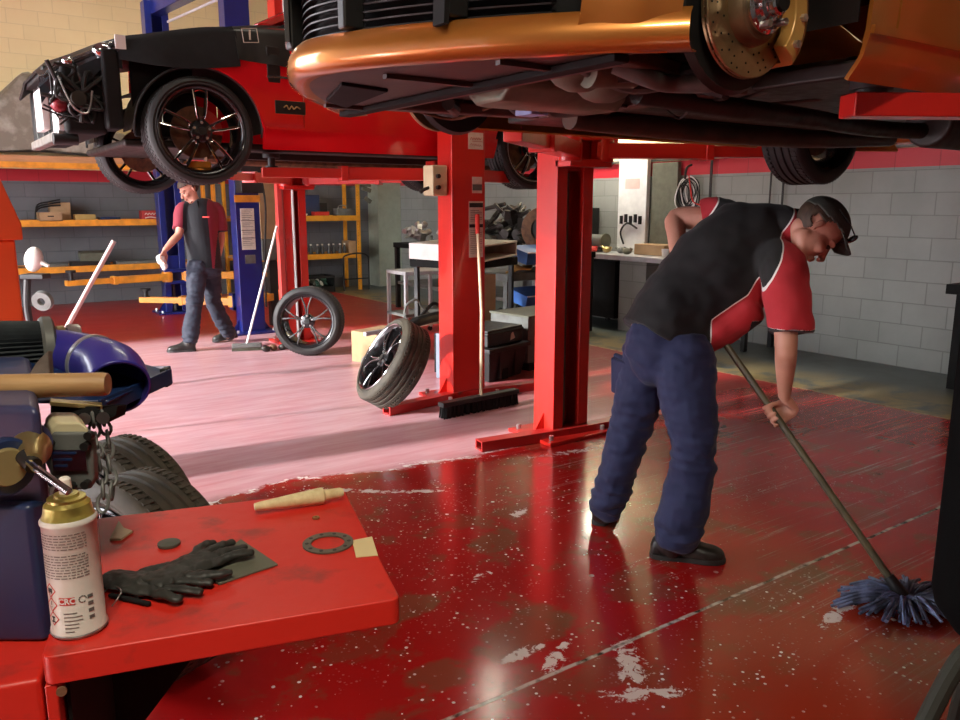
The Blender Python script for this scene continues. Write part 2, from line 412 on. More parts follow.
    nearw = M2('MULTIPLY', M2('SUBTRACT', 1.0, step(M2('ABSOLUTE', M2('SUBTRACT', X, 5.6)), .1, .4)), M2('MULTIPLY', step(n2, .52, .6), step(n3, .45, .55)))
    base = mixc(t, M2('MULTIPLY', nearw, .22), base, (.40,.30,.15))
    base = mixc(t, wk, base, wc)
    ln = M2('SUBTRACT', 1.0, step(M2('ABSOLUTE', we), .010, .022))
    base = mixc(t, M2('MULTIPLY', ln, step(n3, .4, .5)), base, (.52,.33,.16))
    L.new(base, b.inputs['Base Color'])
    r = M2('MULTIPLY_ADD', wet, -.22, .36)
    r = M2('MULTIPLY_ADD', n2, .16, M2('SUBTRACT', r, .05))
    r = M2('MULTIPLY_ADD', right, .06, r)
    r = M2('MAXIMUM', r, M2('MULTIPLY', foam, .6)); r = M2('MAXIMUM', r, M2('MULTIPLY', wk, .45))
    L.new(r, b.inputs['Roughness'])
    bn = N(t, 'ShaderNodeBump'); bn.inputs['Strength'].default_value = .25; bn.inputs['Distance'].default_value = .006
    h = M2('ADD', M2('MULTIPLY', n2, .6), M2('ADD', M2('MULTIPLY', foam, .35), M2('MULTIPLY', n4, .08)))
    L.new(M2('SUBTRACT', h, M2('MULTIPLY', j, .3)), bn.inputs['Height']); L.new(bn.outputs[0], b.inputs['Normal'])
    b.inputs['Coat Weight'].default_value = .2; b.inputs['Coat Roughness'].default_value = .12
    return m
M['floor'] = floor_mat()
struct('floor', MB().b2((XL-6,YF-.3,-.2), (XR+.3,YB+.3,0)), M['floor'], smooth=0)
struct('ceiling', MB().b2((XL-.3,YF-.3,ZC), (XR+.3,YB+.3,ZC+.15)), M['ceil'], smooth=0)
struct('wall_right', MB().b2((XR,YF-.3,0), (XR+.25,YB+.3,ZC)), M['blocky'], smooth=0)
struct('wall_back', MB().b2((XL-.3,YB,0), (XR,YB+.25,ZC)), M['blockx'], smooth=0)
struct('wall_front', MB().b2((XL-.3,YF-.3,0), (XR,YF,ZC)), M['darkwall'], smooth=0)
DY0, DY1, DZ = 4.5, 9.95, 3.65          # the open roller doorway in the left wall
DY2, DY3 = .2, 3.6
wl = MB().b2((XL-.25,YF,0), (XL,DY2,ZC)).b2((XL-.25,DY3,0), (XL,DY0,ZC)).b2((XL-.25,DY1,0), (XL,YB,ZC)).b2((XL-.25,DY0,DZ), (XL,DY1,ZC)).b2((XL-.25,DY2,DZ), (XL,DY3,ZC))
struct('wall_left', wl, M['darkwall'], smooth=0)
# roller door of the near bay, most of the way down
d = MB()
for k in range(30): d.box((XL-.1, (DY2+DY3)/2, .9+k*.1), (.03, DY3-DY2+.1, .094))
struct('door_1', d, mat('roller door slats', (.45,.45,.43), .5), bevel=.006)
r = MB().cyl((XL-.02,DY0-.1,DZ+.05), (XL-.02,DY1+.1,DZ+.05), .2, n=24)
struct('door_2', r, mat('roller drum', (.40,.40,.38), .5))
# corner pilaster, light falling on it painted as a paler green
struct('wall_pilaster', MB().b2((6.98,13.2,0), (XR,YB,ZC)), mat('lit green pilaster', (.36,.40,.31), .5), smooth=0)
# conduit under the ceiling colour change
c = MB(); c.tube([(XR-.03,-1,2.02), (XR-.03,13.1,2.02)], .018, 8)
for k in range(9): c.box((XR-.02,.2+k*1.5,2.02), (.04,.04,.06))
tag(c.build('wall_conduit', M['graymetal']), 'thin dark conduit running along the block wall above the red stripe', 'conduit')

# ceiling lamps (fluorescent battens)
M['tube'] = mat('fluorescent tube', (1,1,1), .5, emit=((1,.93,.78), 14))
def batten(x, y, z, rz, label, power=None, ln=1.4):
    t = thing('fluorescent_light', label, 'light', (x,y,z), rz, 'fluorescent lights')
    MB().box((0,0,.05), (ln+.1,.22,.06)).build('housing', M['white'], t, bevel=.01)
    MB().cyl((-ln/2,.05,0), (ln/2,.05,0), .016, n=10).build('tube', M['tube'], t)
    MB().cyl((-ln/2,-.05,0), (ln/2,-.05,0), .016, n=10).build('tube', M['tube'], t)
    MB().cyl((-ln*.35,0,.07), (-ln*.35,0,ZC-z), .004, n=6).build('hanger', M['steel'], t)
    MB().cyl((ln*.35,0,.07), (ln*.35,0,ZC-z), .004, n=6).build('hanger', M['steel'], t)
    if power:
        l = bpy.data.lights.new('lamp', 'AREA'); l.shape = 'RECTANGLE'; l.size = ln; l.size_y = .2; l.energy = power; l.color = (1,.9,.72)
        o = bpy.data.objects.new('lamp_glow', l); C.objects.link(o); o.parent = t; o.location = (0,0,-.03)
    return t
batten(-.6, -.9, 4.2, .3, 'fluorescent light above the red bench', 125)
batten(1.9, 4.6, 4.7, 0, 'fluorescent light over the aisle between the two raised cars', 14)
batten(5.5, 7.6, 4.7, .9, 'fluorescent light hanging above the steel workbench', 14)
batten(7.0, 7.7, 2.75, PI/2, 'added fluorescent light brightening the wall over the white parts board', 45)  # added lamp, hidden by the car, to brighten wall and board

batten(2.2, 11.0, 5.1, 0, 'added fluorescent light brightening the wall above the back shelving', 34)  # added out of view to brighten the cream upper wall
# camera, sun, sky
cam = bpy.data.cameras.new('camera'); co = bpy.data.objects.new('camera', cam); C.objects.link(co)
cam.sensor_width = 36; cam.lens = FPX*36/960; cam.clip_start = .02; cam.clip_end = 200
co.location = (0,0,CAMH); co.rotation_euler = (PI/2-PITCH, 0, -YAW)
bpy.context.scene.camera = co
sun = bpy.data.lights.new('sun', 'SUN'); so = bpy.data.objects.new('sun', sun); C.objects.link(so)
sun.energy = 8.5; sun.angle = math.radians(2.5); sun.color = (1,.95,.92)
SUN_EL, SUN_AZ = math.radians(20.5), math.atan2(-.12, .985)
dv = V((math.cos(SUN_AZ)*math.cos(SUN_EL), math.sin(SUN_AZ)*math.cos(SUN_EL), -math.sin(SUN_EL)))
so.rotation_euler = dv.to_track_quat('-Z', 'Y').to_euler(); so.location = (-8,8,5)
w = bpy.data.worlds.new('sky'); bpy.context.scene.world = w; w.use_nodes = True
w.node_tree.nodes['Background'].inputs[0].default_value = (.93,.95,1.0,1); w.node_tree.nodes['Background'].inputs[1].default_value = 14
sc = bpy.context.scene
sc.view_settings.view_transform = 'Standard'; sc.view_settings.look = 'None'; sc.view_settings.gamma = 1; sc.view_settings.use_curve_mapping = False
sc.view_settings.exposure = -0.05
sc.cycles.use_denoising = True; sc.cycles.max_bounces = 8; sc.cycles.sample_clamp_indirect = 6
# ================================================================ two-post lifts
def lift_arm(root, p, q, z, w0, w1, m, pad_m, top=None, far=None):
    """telescopic arm from pivot p to pad q (local xy), z = arm centre height"""
    p = V((p[0],p[1],z)); q = V((q[0],q[1],z)); d = (q-p); ln = d.length; u = d.normalized(); md = p+u*ln*.58
    a = MB().bar(p-u*.05, md, w0, .09, up=(0,0,1)); a.cyl(p+V((0,0,-.07)), p+V((0,0,.07)), .07, n=16)
    arm = a.build('arm', m, root, bevel=.006)
    MB().bar(md-u*.1, q+u*.07, w1, .068, up=(0,0,1)).build('arm_extension', m, arm, bevel=.005)
    MB().bar(md-u*.03, md+u*.02, w0+.015, .105, up=(0,0,1)).build('arm_collar', m, arm, bevel=.005)
    t = top if top is not None else z+.16
    pd = MB().cyl((q.x,q.y,z+.02), (q.x,q.y,z+.045), .045, n=18); pd.cyl((q.x,q.y,z+.04), (q.x,q.y,max(t-.025,z+.041)), .026, n=14)
    pd.build('pad_screw', M['black'], arm)
    MB().cyl((q.x,q.y,t-.03), (q.x,q.y,t), .06, n=20).build('rubber_pad', pad_m, arm, bevel=.003)
    return arm
def lift_post(label, x, y, face, h, zc, m, arms, armm, name='lift_post', w=.30):
    """C-section post; face = +1 opens toward +Y, -1 toward -Y"""
    t = thing(name, label, 'vehicle lift post', (x,y,0))
    f = face; dp, th = .20, .012
    MB().b2((-w/2-.12,-.22,0), (w/2+.12,.22,.025)).build('base_plate', m, t, bevel=.004)
    c = MB()
    c.prism([(-w/2,-dp/2*f),(w/2,-dp/2*f),(w/2,dp/2*f),(w/2-.085,dp/2*f),(w/2-.085,(dp/2-.03)*f),(w/2-.02,(dp/2-.03)*f),(w/2-.02,(-dp/2+.02)*f),(-w/2+.02,(-dp/2+.02)*f),(-w/2+.02,(dp/2-.03)*f),(-w/2+.085,(dp/2-.03)*f),(-w/2+.085,dp/2*f),(-w/2,dp/2*f)], .025, h, 'xy')
    c.build('column', m, t, bevel=.006)
    MB().cyl((-.02,(dp/2-.07)*f,.03), (-.02,(dp/2-.07)*f,zc-.13), .022, n=16).build('lifting_screw', M['graymetal'], t)
    for sx in (-1,1):
        for sy in (-1,1): MB().cyl((sx*(w/2+.07),sy*.17,.025), (sx*(w/2+.07),sy*.17,.055), .016, n=6).build('anchor_bolt', M['steel'], t)
    for sx in (-1,1): MB().prism([(sx*w/2,.025),(sx*(w/2+.09),.025),(sx*w/2,.16)], -.006, .006, 'xz').build('gusset', m, t)
    cr = MB().b2((-w/2+.035,(dp/2-.05)*f-.03,zc-.12), (w/2-.035,(dp/2-.05)*f+.03,zc+.28))
    cr.b2((-.17,min(f*.1,f*.24),zc-.1), (.17,max(f*.1,f*.24),zc-.055)); cr.b2((-.17,min(f*.1,f*.24),zc+.055), (.17,max(f*.1,f*.24),zc+.1)); cr.b2((-.17,min(f*.1,f*.13),zc-.1),(.17,max(f*.1,f*.13),zc+.1))
    cr.build('carriage', m, t, bevel=.005)
    for (px_, qx, qy, top) in arms:
        lift_arm(t, (px_, f*.19), (qx, qy), zc, .13, .095, armm, M['rubber'], top)
    return t
# orange car's lift
p1 = lift_post('red steel lift post right of the leaning broom, carrying the orange car', 3.40, 3.92, -1, 2.75, 1.82, M['red'], [(-.13,-1.0,-.80,1.89), (.13,1.15,-.74,1.89)], M['red'])
p2 = lift_post('red lift post at the right edge carrying the near side of the orange car', 3.42, .62, 1, 2.75, 1.785, M['red'], [(-.13,-1.06,.74,1.86), (.13,1.2,.72,1.86)], M['red'])
# red car's lift
p3 = lift_post('red steel lift post bearing an instruction sticker, broom leaning on it', 3.44, 5.16, 1, 3.3, 1.72, M['red'], [(-.13,-1.3,.48,1.85), (.13,1.2,.5,1.85)], M['red'])
p4 = lift_post('red lift post behind the walking man, a white pipe running down it', 3.37, 8.36, -1, 4.2, 1.75, M['red'], [(-.13,-1.1,-1.1,1.85), (.13,1.1,-1.1,1.85)], M['red'], w=.25)
# floor channels at the feet of the two near posts
def foot_bar(p, a, b):
    for q in (a, b):
        o = MB()
        A, B = V(p), V(q)
        d = (B-A).normalized()
        o.bar(A, B, .09, .012, up=(0,0,1)); s_ = d.cross(V((0,0,1)))
        for k in (-1,1): o.bar(A+s_*k*.039+V((0,0,.03)), B+s_*k*.039+V((0,0,.03)), .012, .05, up=(0,0,1))
        o.bar(A+V((0,0,.055)), B+V((0,0,.055)), .09, .008, up=(0,0,1))
        yield o
for nm, P, ends in ((p1, (3.36,3.82,.0), [(2.72,3.90,.0), (4.02,3.78,0)]), (p3, (3.42,5.1,0), [(2.66,4.98,0), (4.1,5.0,0)])):
    for o in foot_bar(P, *ends):
        for i in range(len(o.v)): o.v[i] = o.v[i]-V(nm.location)+V((0,0,.008))
        o.build('floor_channel', M['redworn'], nm, bevel=.003)
# white pipe and cable of the far post
MB().tube([(-.03,-.115,.05),(-.03,-.115,4.1)], .014, 8).build('hydraulic_pipe', M['white'], p4)
MB().b2((-.20,-.12,.02), (-.145,-.04,1.75)).build('side_rail', mat('pale red steel', (.62,.06,.05), .45), p4, bevel=.006)  # rail drawn in a paler red than the post
# control boxes and stickers of the sticker post
bx = MB().b2((-.29,-.06,1.56), (-.16,.08,1.78)); bx.build('control_box', M['cream'], p3, bevel=.01)
for z in (1.62,1.70): MB().cyl((-.25,-.06,z), (-.25,-.085,z), .016, n=14).build('push_button', M['black'], p3)
MB().tube(spline([(-.28,.0,1.62),(-.34,0,1.60),(-.36,0,1.58)],4), .013, 8).build('cable_gland', M['black'], p3)
st = MB().b2((-.005,-.104,1.90), (.13,-.1,2.02)).build('sticker', M['paper'], p3)
tx = MB(); tx.tube(spline([(.012+.011*i,-.1055,1.975+(.010 if i%2 else -.008)) for i in range(10)],3), .0022, 5); tx.tube(spline([(.012+.010*i,-.1055,1.935-.001*i+(.007 if i%2 else -.006)) for i in range(11)],3), .0016, 5); tx.b2((.03,-.106,1.955),(.12,-.104,1.958))
tx.build('worn_lettering', mat('worn red print', (.50,.16,.10), .7), st)
st = MB().b2((.03,-.103,1.58), (.12,-.1,1.70)); st = st.build('sticker', M['paper'], p3)
g_ = MB(); g_.b2((.032,-.105,1.60), (.118,-.103,1.645)); g_.build('wear_mark', M['graymetal'], st)
st = MB().b2((.0,-.103,1.10), (.13,-.1,1.52)).build('instruction_label', M['paper'], p3)
k = MB(); k.b2((.003,-.105,1.475), (.127,-.103,1.508)); k.b2((.003,-.105,1.325), (.055,-.103,1.35)); k.b2((.09,-.105,1.325), (.127,-.103,1.35))
for i in range(7): k.b2((.012,-.105,1.45-i*.013), (.118 if i%3 else .09,-.1035,1.453-i*.013))
for i in range(13): k.b2((.012,-.105,1.30-i*.014), (.118 if i%4 else .08,-.1035,1.3025-i*.014))
k.build('printed_lines', M['ink'], st)
# blue lift of the third bay
b1 = lift_post('blue lift post with yellow band and notice sheet behind the walking man', 3.18, 9.3, 1, 4.1, .36, M['blue'], [(-.13,-.95,.95,.5), (.13,1.0,.9,.5)], M['amber'], w=.28)
b2_ = lift_post('blue lift post farther back with low amber arms', 2.92, 11.65, -1, 4.1, .52, M['blue'], [(-.13,-1.35,-.42,.68), (.13,1.1,-.6,.68)], M['amber'])
MB().b2((-.15,-.108,1.52), (.15,-.1,1.60)).build('yellow_band', M['amber'], b1)
pu = MB().b2((-.13,-.30,1.62), (.13,-.1,2.0)); pu.cyl((0,-.2,2.0), (0,-.2,2.25), .09, n=20); pu.build('power_unit', M['black'], b1, bevel=.012)
ns = MB().b2((-.09,-.106,.98), (.07,-.1,1.45)).build('notice_sheet', M['paper'], b1)
k = MB()
for z in (1.31,1.2,1.11): k.b2((-.088,-.109,z), (.068,-.106,z+.006))
for i in range(20):
    if i not in (6,10,14): k.b2((-.075,-.108,1.43-i*.021), (.05-.02*(i%3),-.106,1.434-i*.021))
k.build('printed_lines', M['ink'], ns)
MB().b2((-.06,-.106,.82), (.06,-.1,.92)).build('warning_plate', M['graymetal'], b1)
MB().tube(spline([(.16,-.1,1.9),(.19,-.16,1.5),(.17,-.12,.9),(.16,-.1,.3)],6), .012, 8).build('hydraulic_hose', M['black'], b1)
br = MB().bar((3.18,9.3,4.02), (2.92,11.65,4.02), .16, .18, up=(0,0,1)); br.bar((3.31,9.3,3.86), (3.05,11.65,3.86), .03,.03, mi=1, up=(0,0,1))
tag(br.build('crossbeam', [M['blue'], M['white']], None, bevel=.01), 'blue steel crossbeam joining the tops of the two blue lift posts', 'beam')
# ================================================================ wheels and cars
def wheel_parts(root, r=.335, w=.235, rr=.255, style='twin', acc='chrome', rub='rubber', rimm='spoke', grooves=4, tread=True, disc=True, edge='steel', nsp=5):
    """axis along Y, outer face toward -Y; root is an Empty or an object"""
    h = w/2
    prof = [(rr+.004,-h+.018),(rr+.012,-h+.006),(rr+.035,-h-.002),(r-.035,-h+.002),(r-.014,-h+.012),(r-.004,-h+.026)]
    gw = .010; zs = [(-h+.04)+(w-.08)*(i+.5)/grooves for i in range(grooves)]
    for z in zs: prof += [(r,z-gw),(r-.009,z-gw*.7),(r-.009,z+gw*.7),(r,z+gw)]
    prof += [(r-.004,h-.026),(r-.014,h-.012),(r-.035,h-.002),(rr+.035,h+.002),(rr+.012,h-.006),(rr+.004,h-.018)]
    t = MB().lathe(prof, ax=(0,1,0), n=72)
    if tread:
        for k in range(72):
            for s in (-1,1):
                a = 2*PI*(k+.25*s)/72; rr_ = r-.0012
                c = V((math.cos(a)*rr_, s*(h-.048), math.sin(a)*rr_))
                t.box(c, (.004,.036,.013), Matrix.Rotation(-a,3,'Y'))
    t = t.build('tyre', M[rub], root, smooth=50)
    # sidewall ring
    MB().lathe([(r-.045,-h-.0015),(r-.05,-h-.005),(r-.055,-h-.0015)], ax=(0,1,0), n=60).build('sidewall_ring', M[rub], t)
    rim = MB().lathe([(rr+.008,-h+.004),(rr+.004,-h+.0),(rr-.006,-h+.004),(rr-.016,-h+.02),(rr-.03,-h+.05),(rr-.035,h-.05),(rr-.01,h-.02),(rr+.006,h-.006),(rr+.01,h-.004)], ax=(0,1,0), n=64)
    rim.build('rim', [M[rimm]], root, smooth=40)
    if edge: MB().lathe([(rr+.009,-h+.001),(rr+.006,-h-.003),(rr+.0,-h+.002)], ax=(0,1,0), n=64).build('rim_edge', M[edge], root)
    y0 = -h+.030
    for k in range(nsp):
        a = 2*PI*k/nsp+PI/2
        def P(rad, off, y): return V((math.cos(a)*rad-math.sin(a)*off, y, math.sin(a)*rad+math.cos(a)*off))
        sp = MB()
        if style == 'twin':
            for s in (-1,1):
                pts = spline([P(.055,s*.012,y0+.012),P(.12,s*.026,y0-.004),(P(.19,s*.034,y0-.008)),P(rr-.012,s*.040,y0)],5)
                for i in range(len(pts)-1): sp.bar(pts[i], pts[i+1]+(pts[i+1]-pts[i])*.1, .016, .022, up=(0,1,0), mi=0)
                e = [p+V((0,-.0125,0))+(P(0,s*.007,0)-P(0,0,0)) for p in pts[2:]]
                sp.tube(e, .0028, 6, mi=1)
            sp.tube(spline([P(rr-.03,-.034,y0-.012),P(rr-.018,0,y0-.012),P(rr-.03,.034,y0-.012)],5), .003, 6, mi=1)
            sp.tube(spline([P(.09,-.014,y0-.012),P(.082,0,y0-.010),P(.09,.014,y0-.012)],4), .0025, 6, mi=1)
        else:
            for s in (-1,1):
                pts = spline([P(.05,s*.006,y0+.008),P(.13,s*.012,y0-.006),P(.19,s*.030,y0-.008),P(rr-.012,s*.055,y0)],5)
                for i in range(len(pts)-1): sp.bar(pts[i], pts[i+1]+(pts[i+1]-pts[i])*.1, .015, .02, up=(0,1,0))
                sp.tube([p+V((0,-.011,0)) for p in pts], .0026, 6, mi=1)
        sp.build('spoke', [M[rimm], M[acc]], root)
    hb = MB().lathe([(.0,-h+.02),(.05,-h+.022),(.07,-h+.034),(.074,-h+.07),(0,-h+.075)], ax=(0,1,0), n=30)
    hb.build('hub', M[rimm], root)
    for k in range(5):
        lb = MB(); a = 2*PI*k/5+.3; lb.cyl((.052*math.cos(a),-h+.014,.052*math.sin(a)), (.052*math.cos(a),-h+.03,.052*math.sin(a)), .009, n=6)
        lb.build('lug_nut', M['steel'], root)
    MB().cyl((0,-h+.010,0), (0,-h+.024,0), .026, n=20).build('hub_cap', M['black'], root)
    if disc:
        d = MB().lathe([(.06,h*.1),(.165,h*.1),(.165,h*.1+.024),(.06,h*.1+.024)], ax=(0,1,0), n=48, closed=True)
        d.build('brake_disc', M['rust'], root)
def wheel_child(car, loc, flip=False, **k):
    e = bpy.data.objects.new('wheel', None); C.objects.link(e); e.parent = car; e.location = loc
    if flip: e.rotation_euler = (0,0,PI)
    wheel_parts(e, **k); return e

def lerp(x, tab):
    for i in range(len(tab)-1):
        if x <= tab[i+1][0]:
            a, b = tab[i], tab[i+1]; t = max(0, (x-a[0])/(b[0]-a[0])); t = t*t*(3-2*t)*.35+t*.65
            return a[1]+(b[1]-a[1])*t
    return tab[-1][1]
class Car:
    def __init__(s, root, W, SEC, hubf, hubr, arch=.385, zh=.34):
        s.root, s.W, s.SEC, s.hubs, s.arch, s.zh = root, W, SEC, (hubf, hubr), arch, zh
    def y(s, x, z): return lerp(x, s.W)+lerp(z, s.SEC)
    def archz(s, x, z0):
        for h in s.hubs:
            if abs(x-h) < s.arch: return max(z0, s.zh+math.sqrt(s.arch**2-(x-h)**2))
        return z0
    def side(s, name, x0, x1, zb, zt, m, side=-1, nx=40, nz=10, th=.012, arch=True, out=0):
        rows = []
        for i in range(nx+1):
            x = x0+(x1-x0)*i/nx; a = zb(x) if callable(zb) else zb; b = zt(x) if callable(zt) else zt
            if arch: a = s.archz(x, a)
            a = min(a, b-.01)
            rows.append([(x, side*(s.y(x, a+(b-a)*j/nz)+out), a+(b-a)*j/nz) for j in range(nz+1)])
        return MB().sheet(rows, th*(-side)).build(name, m, s.root, smooth=40)
    def lip(s, hub, side, m, name='wheel_arch_lip'):
        pts = []
        for i in range(25):
            a = PI*(-.02+1.04*i/24); x = hub-math.cos(a)*s.arch; z = s.zh+math.sin(a)*s.arch
            pts.append((x, side*(s.y(x,z)-.008), z))
        return MB().tube(pts, .009, 6).build(name, m, s.root)
    def liner(s, hub, side, m):
        mb = MB(); rows = []
        for i in range(21):
            a = PI*(i/20); x = hub-math.cos(a)*(s.arch-.004); z = s.zh+math.sin(a)*(s.arch-.004)
            rows.append([(x, side*(s.y(x,z)-.02), z), (x, side*.52, z)])
        mb.sheet(rows, .006)
        return mb.build('wheel_arch_liner', m, s.root)
def greenhouse(car, xs, zr, zb, wr, wb, glass, paint):
    """xs = windscreen base, roof front, roof rear, rear screen base"""
    a, b, c, d = xs
    g = MB(); pts = lambda x,w,z: [(x,-w,z),(x,w,z)]
    v = [(a,-wb+.05,zb),(a,wb-.05,zb),(b,wr-.02,zr),(b,-wr+.02,zr)]; g.add(v, [[0,1,2,3]])
    MB().sheet([[v[0],v[1]],[v[3],v[2]]], .008).build('windscreen', glass, car)
    MB().sheet([[(c,-wr+.02,zr),(c,wr-.02,zr)],[(d,-wb+.08,zb),(d,wb-.08,zb)]], .008).build('rear_screen', glass, car)
    for s_ in (-1,1):
        MB().sheet([[(a+.12,s_*(wb-.02),zb),(b+.02,s_*(wr+.0),zr-.02)],[((b+c)/2,s_*(wb-.0),zb),((b+c)/2,s_*(wr+.01),zr-.02)],[(d-.15,s_*(wb-.03),zb),(c-.02,s_*(wr),zr-.02)]], .008).build('side_window', glass, car)
        p = MB()
        p.bar((a,s_*(wb-.05),zb), (b,s_*(wr-.02),zr), .05,.05); p.bar((c,s_*(wr-.02),zr), (d,s_*(wb-.07),zb), .06,.10); p.bar((b,s_*(wr),zr), (c,s_*(wr),zr), .05,.05)
        p.build('roof_pillar', paint, car, bevel=.01)
    rows = [[(b+(c-b)*i/8, -wr+2*wr*j/8, zr+.05*math.sin(PI*j/8)*(.5+.5*math.sin(PI*i/8))) for j in range(9)] for i in range(9)]
    MB().sheet(rows, .01).build('roof', paint, car)

# ---------------------------------------------------------------- the red coupe
rc = thing('car', 'red coupe raised on a lift, nose stripped, black covers on its wing', 'car', (.70, 6.28, 1.62), 0)
rcar = Car(rc, [(0,.66),(.3,.80),(.7,.90),(1.2,.925),(3.2,.925),(4.2,.88),(4.7,.74)], [(0,-.10),(.24,-.05),(.36,0),(.62,.005),(.80,-.01),(.98,-.05),(1.12,-.12)], .89, 3.60, .395, .34)
P_ = M['carred']
top = lambda x: lerp(x, [(0,.60),(.12,.70),(.5,.86),(1.0,.96),(1.4,1.02),(1.8,1.04),(3.2,1.04),(3.9,1.06),(4.7,1.0)])
for s_ in (-1, 1):
    rcar.side('front_wing', .86, 1.565, .25, top, P_, s_, nx=60, nz=12)
    rcar.side('door', 1.575, 2.72, .385, top, P_, s_, nx=20, nz=12)
    rcar.side('rear_quarter', 2.73, 4.62, .26, top, P_, s_, nx=70, nz=12)
    rcar.side('sill', 1.29, 3.2, .245, .375, P_, s_, nx=24, nz=6, out=.014)
    rcar.side('sill_crease', 1.30, 3.2, .372, .387, P_, s_, nx=24, nz=2, out=.022)
    for h in rcar.hubs: rcar.liner(h, s_, M['black'])
    rcar.lip(.89, s_, M['black'])
# dark slats and badge behind the wheel on the visible side
ve = MB()
ve.b2((1.33,-.938,.56), (1.42,-.905,.90)); ve.build('wing_vent', M['black'], rc, bevel=.006)
MB().b2((1.325,-.942,.70), (1.47,-.925,.715)).build('vent_bar', M['chrome'], rc)
bd = MB().b2((1.37,-.945,.475), (1.585,-.92,.56)).build('badge_plate', M['black'], rc, bevel=.004)
k = MB()
k.tube(spline([(1.43,-.947,.515),(1.45,-.947,.53),(1.465,-.947,.505),(1.485,-.947,.527),(1.50,-.947,.508),(1.52,-.947,.525),(1.545,-.947,.512)],4), .0045, 6)
k.build('badge_script', M['brass'], bd)
# bonnet
rows = []
for i in range(21):
    x = .04+1.31*i/20; row = []
    for j in range(17):
        u = -1+2*j/16; yy = u*(rcar.y(x, top(x))-.02); z = top(x)+.075*(1-u*u)+.02*math.exp(-((abs(u)-.45)/.12)**2)
        row.append((x, yy, z))
    rows.append(row)
MB().sheet(rows, -.014).build('bonnet', M['vinyl'], rc)
greenhouse(rc, (1.32,2.02,3.0,3.95), 1.38, 1.03, .60, .86, M['glass'], P_)
rows = [[(x, u*(rcar.y(x,top(x))-.02), top(x)+.05*(1-u*u)) for u in [-1+2*j/10 for j in range(11)]] for x in [3.9+.8*i/6 for i in range(7)]]
MB().sheet(rows, -.014).build('boot_lid', P_, rc)
MB().prism([(4.55,.3),(4.7,.4),(4.72,.95),(4.6,1.02),(4.45,.98),(4.4,.3)], -.80, .80, 'xz').build('rear_bumper', P_, rc, bevel=.03)
# black wing covers draped over the near side
def drape(x0, x1, zlow, name, m, ny=14, wav=.006):
    rows = []
    for i in range(17):
        x = x0+(x1-x0)*i/16; zt = top(x)+.02; ye = rcar.y(x, zt)
        path = []
        for j in range(8):    # across the bonnet edge
            u = j/7; path.append((x, -(ye-.42)-u*(.40), top(x)+.055-.035*u+.012))
        zl = zlow(x) if callable(zlow) else zlow
        for j in range(1, ny+1):
            u = j/ny; z = zt-.004+(zl-zt)*u
            path.append((x, -(rcar.y(x, z)+.016+wav*math.sin(x*23+z*9)*u+.01*u), z))
        rows.append(path)
    return MB().sheet(rows, .006).build(name, m, rc, smooth=60)
drape(.44, 1.15, lambda x: .745-.03*math.sin((x-.44)*5), 'wing_cover', M['cloth'], wav=.003)
cv = drape(1.14, 1.50, lambda x: .80-.06*(x-1.14), 'printed_wing_cover', M['vinyl'], wav=.012)
lg = MB(); yl = -(rcar.y(1.2,.95)+.042)
for a_, b_ in (((1.185,.905),(1.285,.915)),((1.285,.915),(1.275,1.0)),((1.275,1.0),(1.175,.99)),((1.175,.99),(1.185,.905))):
    lg.bar((a_[0],yl-.004,a_[1]), (b_[0],yl-.004,b_[1]), .004,.004)
put_text(lg, '1', .085, (1.228,yl-.004,.953), (1,0,.05), (0,0,1), bold=.002)
lg.build('printed_logo', M['paper'], cv)
# stripped nose
n = MB(); n.b2((.14,-.62,.28), (.18,.62,.74)); n.build('radiator', M['black'], rc)
f_ = MB()
for y in (-.28,.28): f_.lathe([(.20,.0),(.215,.0),(.215,.03),(.20,.03)], (.11,y,.5), (1,0,0), 28, closed=True)
f_.build('cooling_fan_ring', M['graymetal'], rc)
MB().b2((.09,-.70,.32), (.16,-.50,.66)).build('intercooler', mat('bright aluminium cooler', (.85,.85,.87), .4, .3, (.7,.7,.72), 30), rc, bevel=.008)
MB().b2((.07,-.20,.36), (.12,.10,.62)).build('intercooler', M['white'], rc, bevel=.008)
MB().bar((.10,-.46,.70), (.10,.46,.70), .07, .05).build('crash_beam', M['black'], rc, bevel=.01)
MB().bar((.12,-.66,.30), (.12,.66,.30), .06, .06).build('lower_beam', M['steel'], rc, bevel=.01)
n = MB().b2((.34,-.84,.33), (.44,-.62,.80)); n.build('inner_wing_bracket', M['matblack'], rc, bevel=.02)
MB().b2((.42,-.86,.80), (.48,-.845,.88)).build('white_clip', M['white'], rc)
n = MB().b2((.12,-.76,.30),(.36,.76,.70)); n.build('engine_bay_block', M['matblack'], rc, bevel=.03)
n = MB(); random.seed(3)
for i in range(16):
    p = [V((random.uniform(.0,.36), -.78+random.uniform(-.03,.05), random.uniform(.34,.72))) for _ in range(3)]
    n.tube(spline(p,5), random.choice([.006,.009,.013]), 7)
n.build('wiring_loom', M['black'], rc)
MB().tube(spline([(.10,-.80,.62),(.16,-.84,.45),(.24,-.83,.42),(.28,-.8,.55)],6), .006, 6).build('silver_cable', M['steel'], rc)
MB().cyl((.20,-.82,.50),(.20,-.72,.50), .045, n=24).build('horn', M['grime'], rc, bevel=.005)
MB().b2((.52,-.74,.30),(.90,-.70,.80)).build('inner_wing', M['matblack'], rc, bevel=.01)
MB().ell((.10,-.74,.46), (.05,.05,.045)).build('red_tank', mat('dark red plastic', (.22,.01,.02), .4), rc)
MB().cyl((.06,-.66,.27),(.2,-.66,.27), .035, n=18).build('tow_tube', M['black'], rc, bevel=.005)
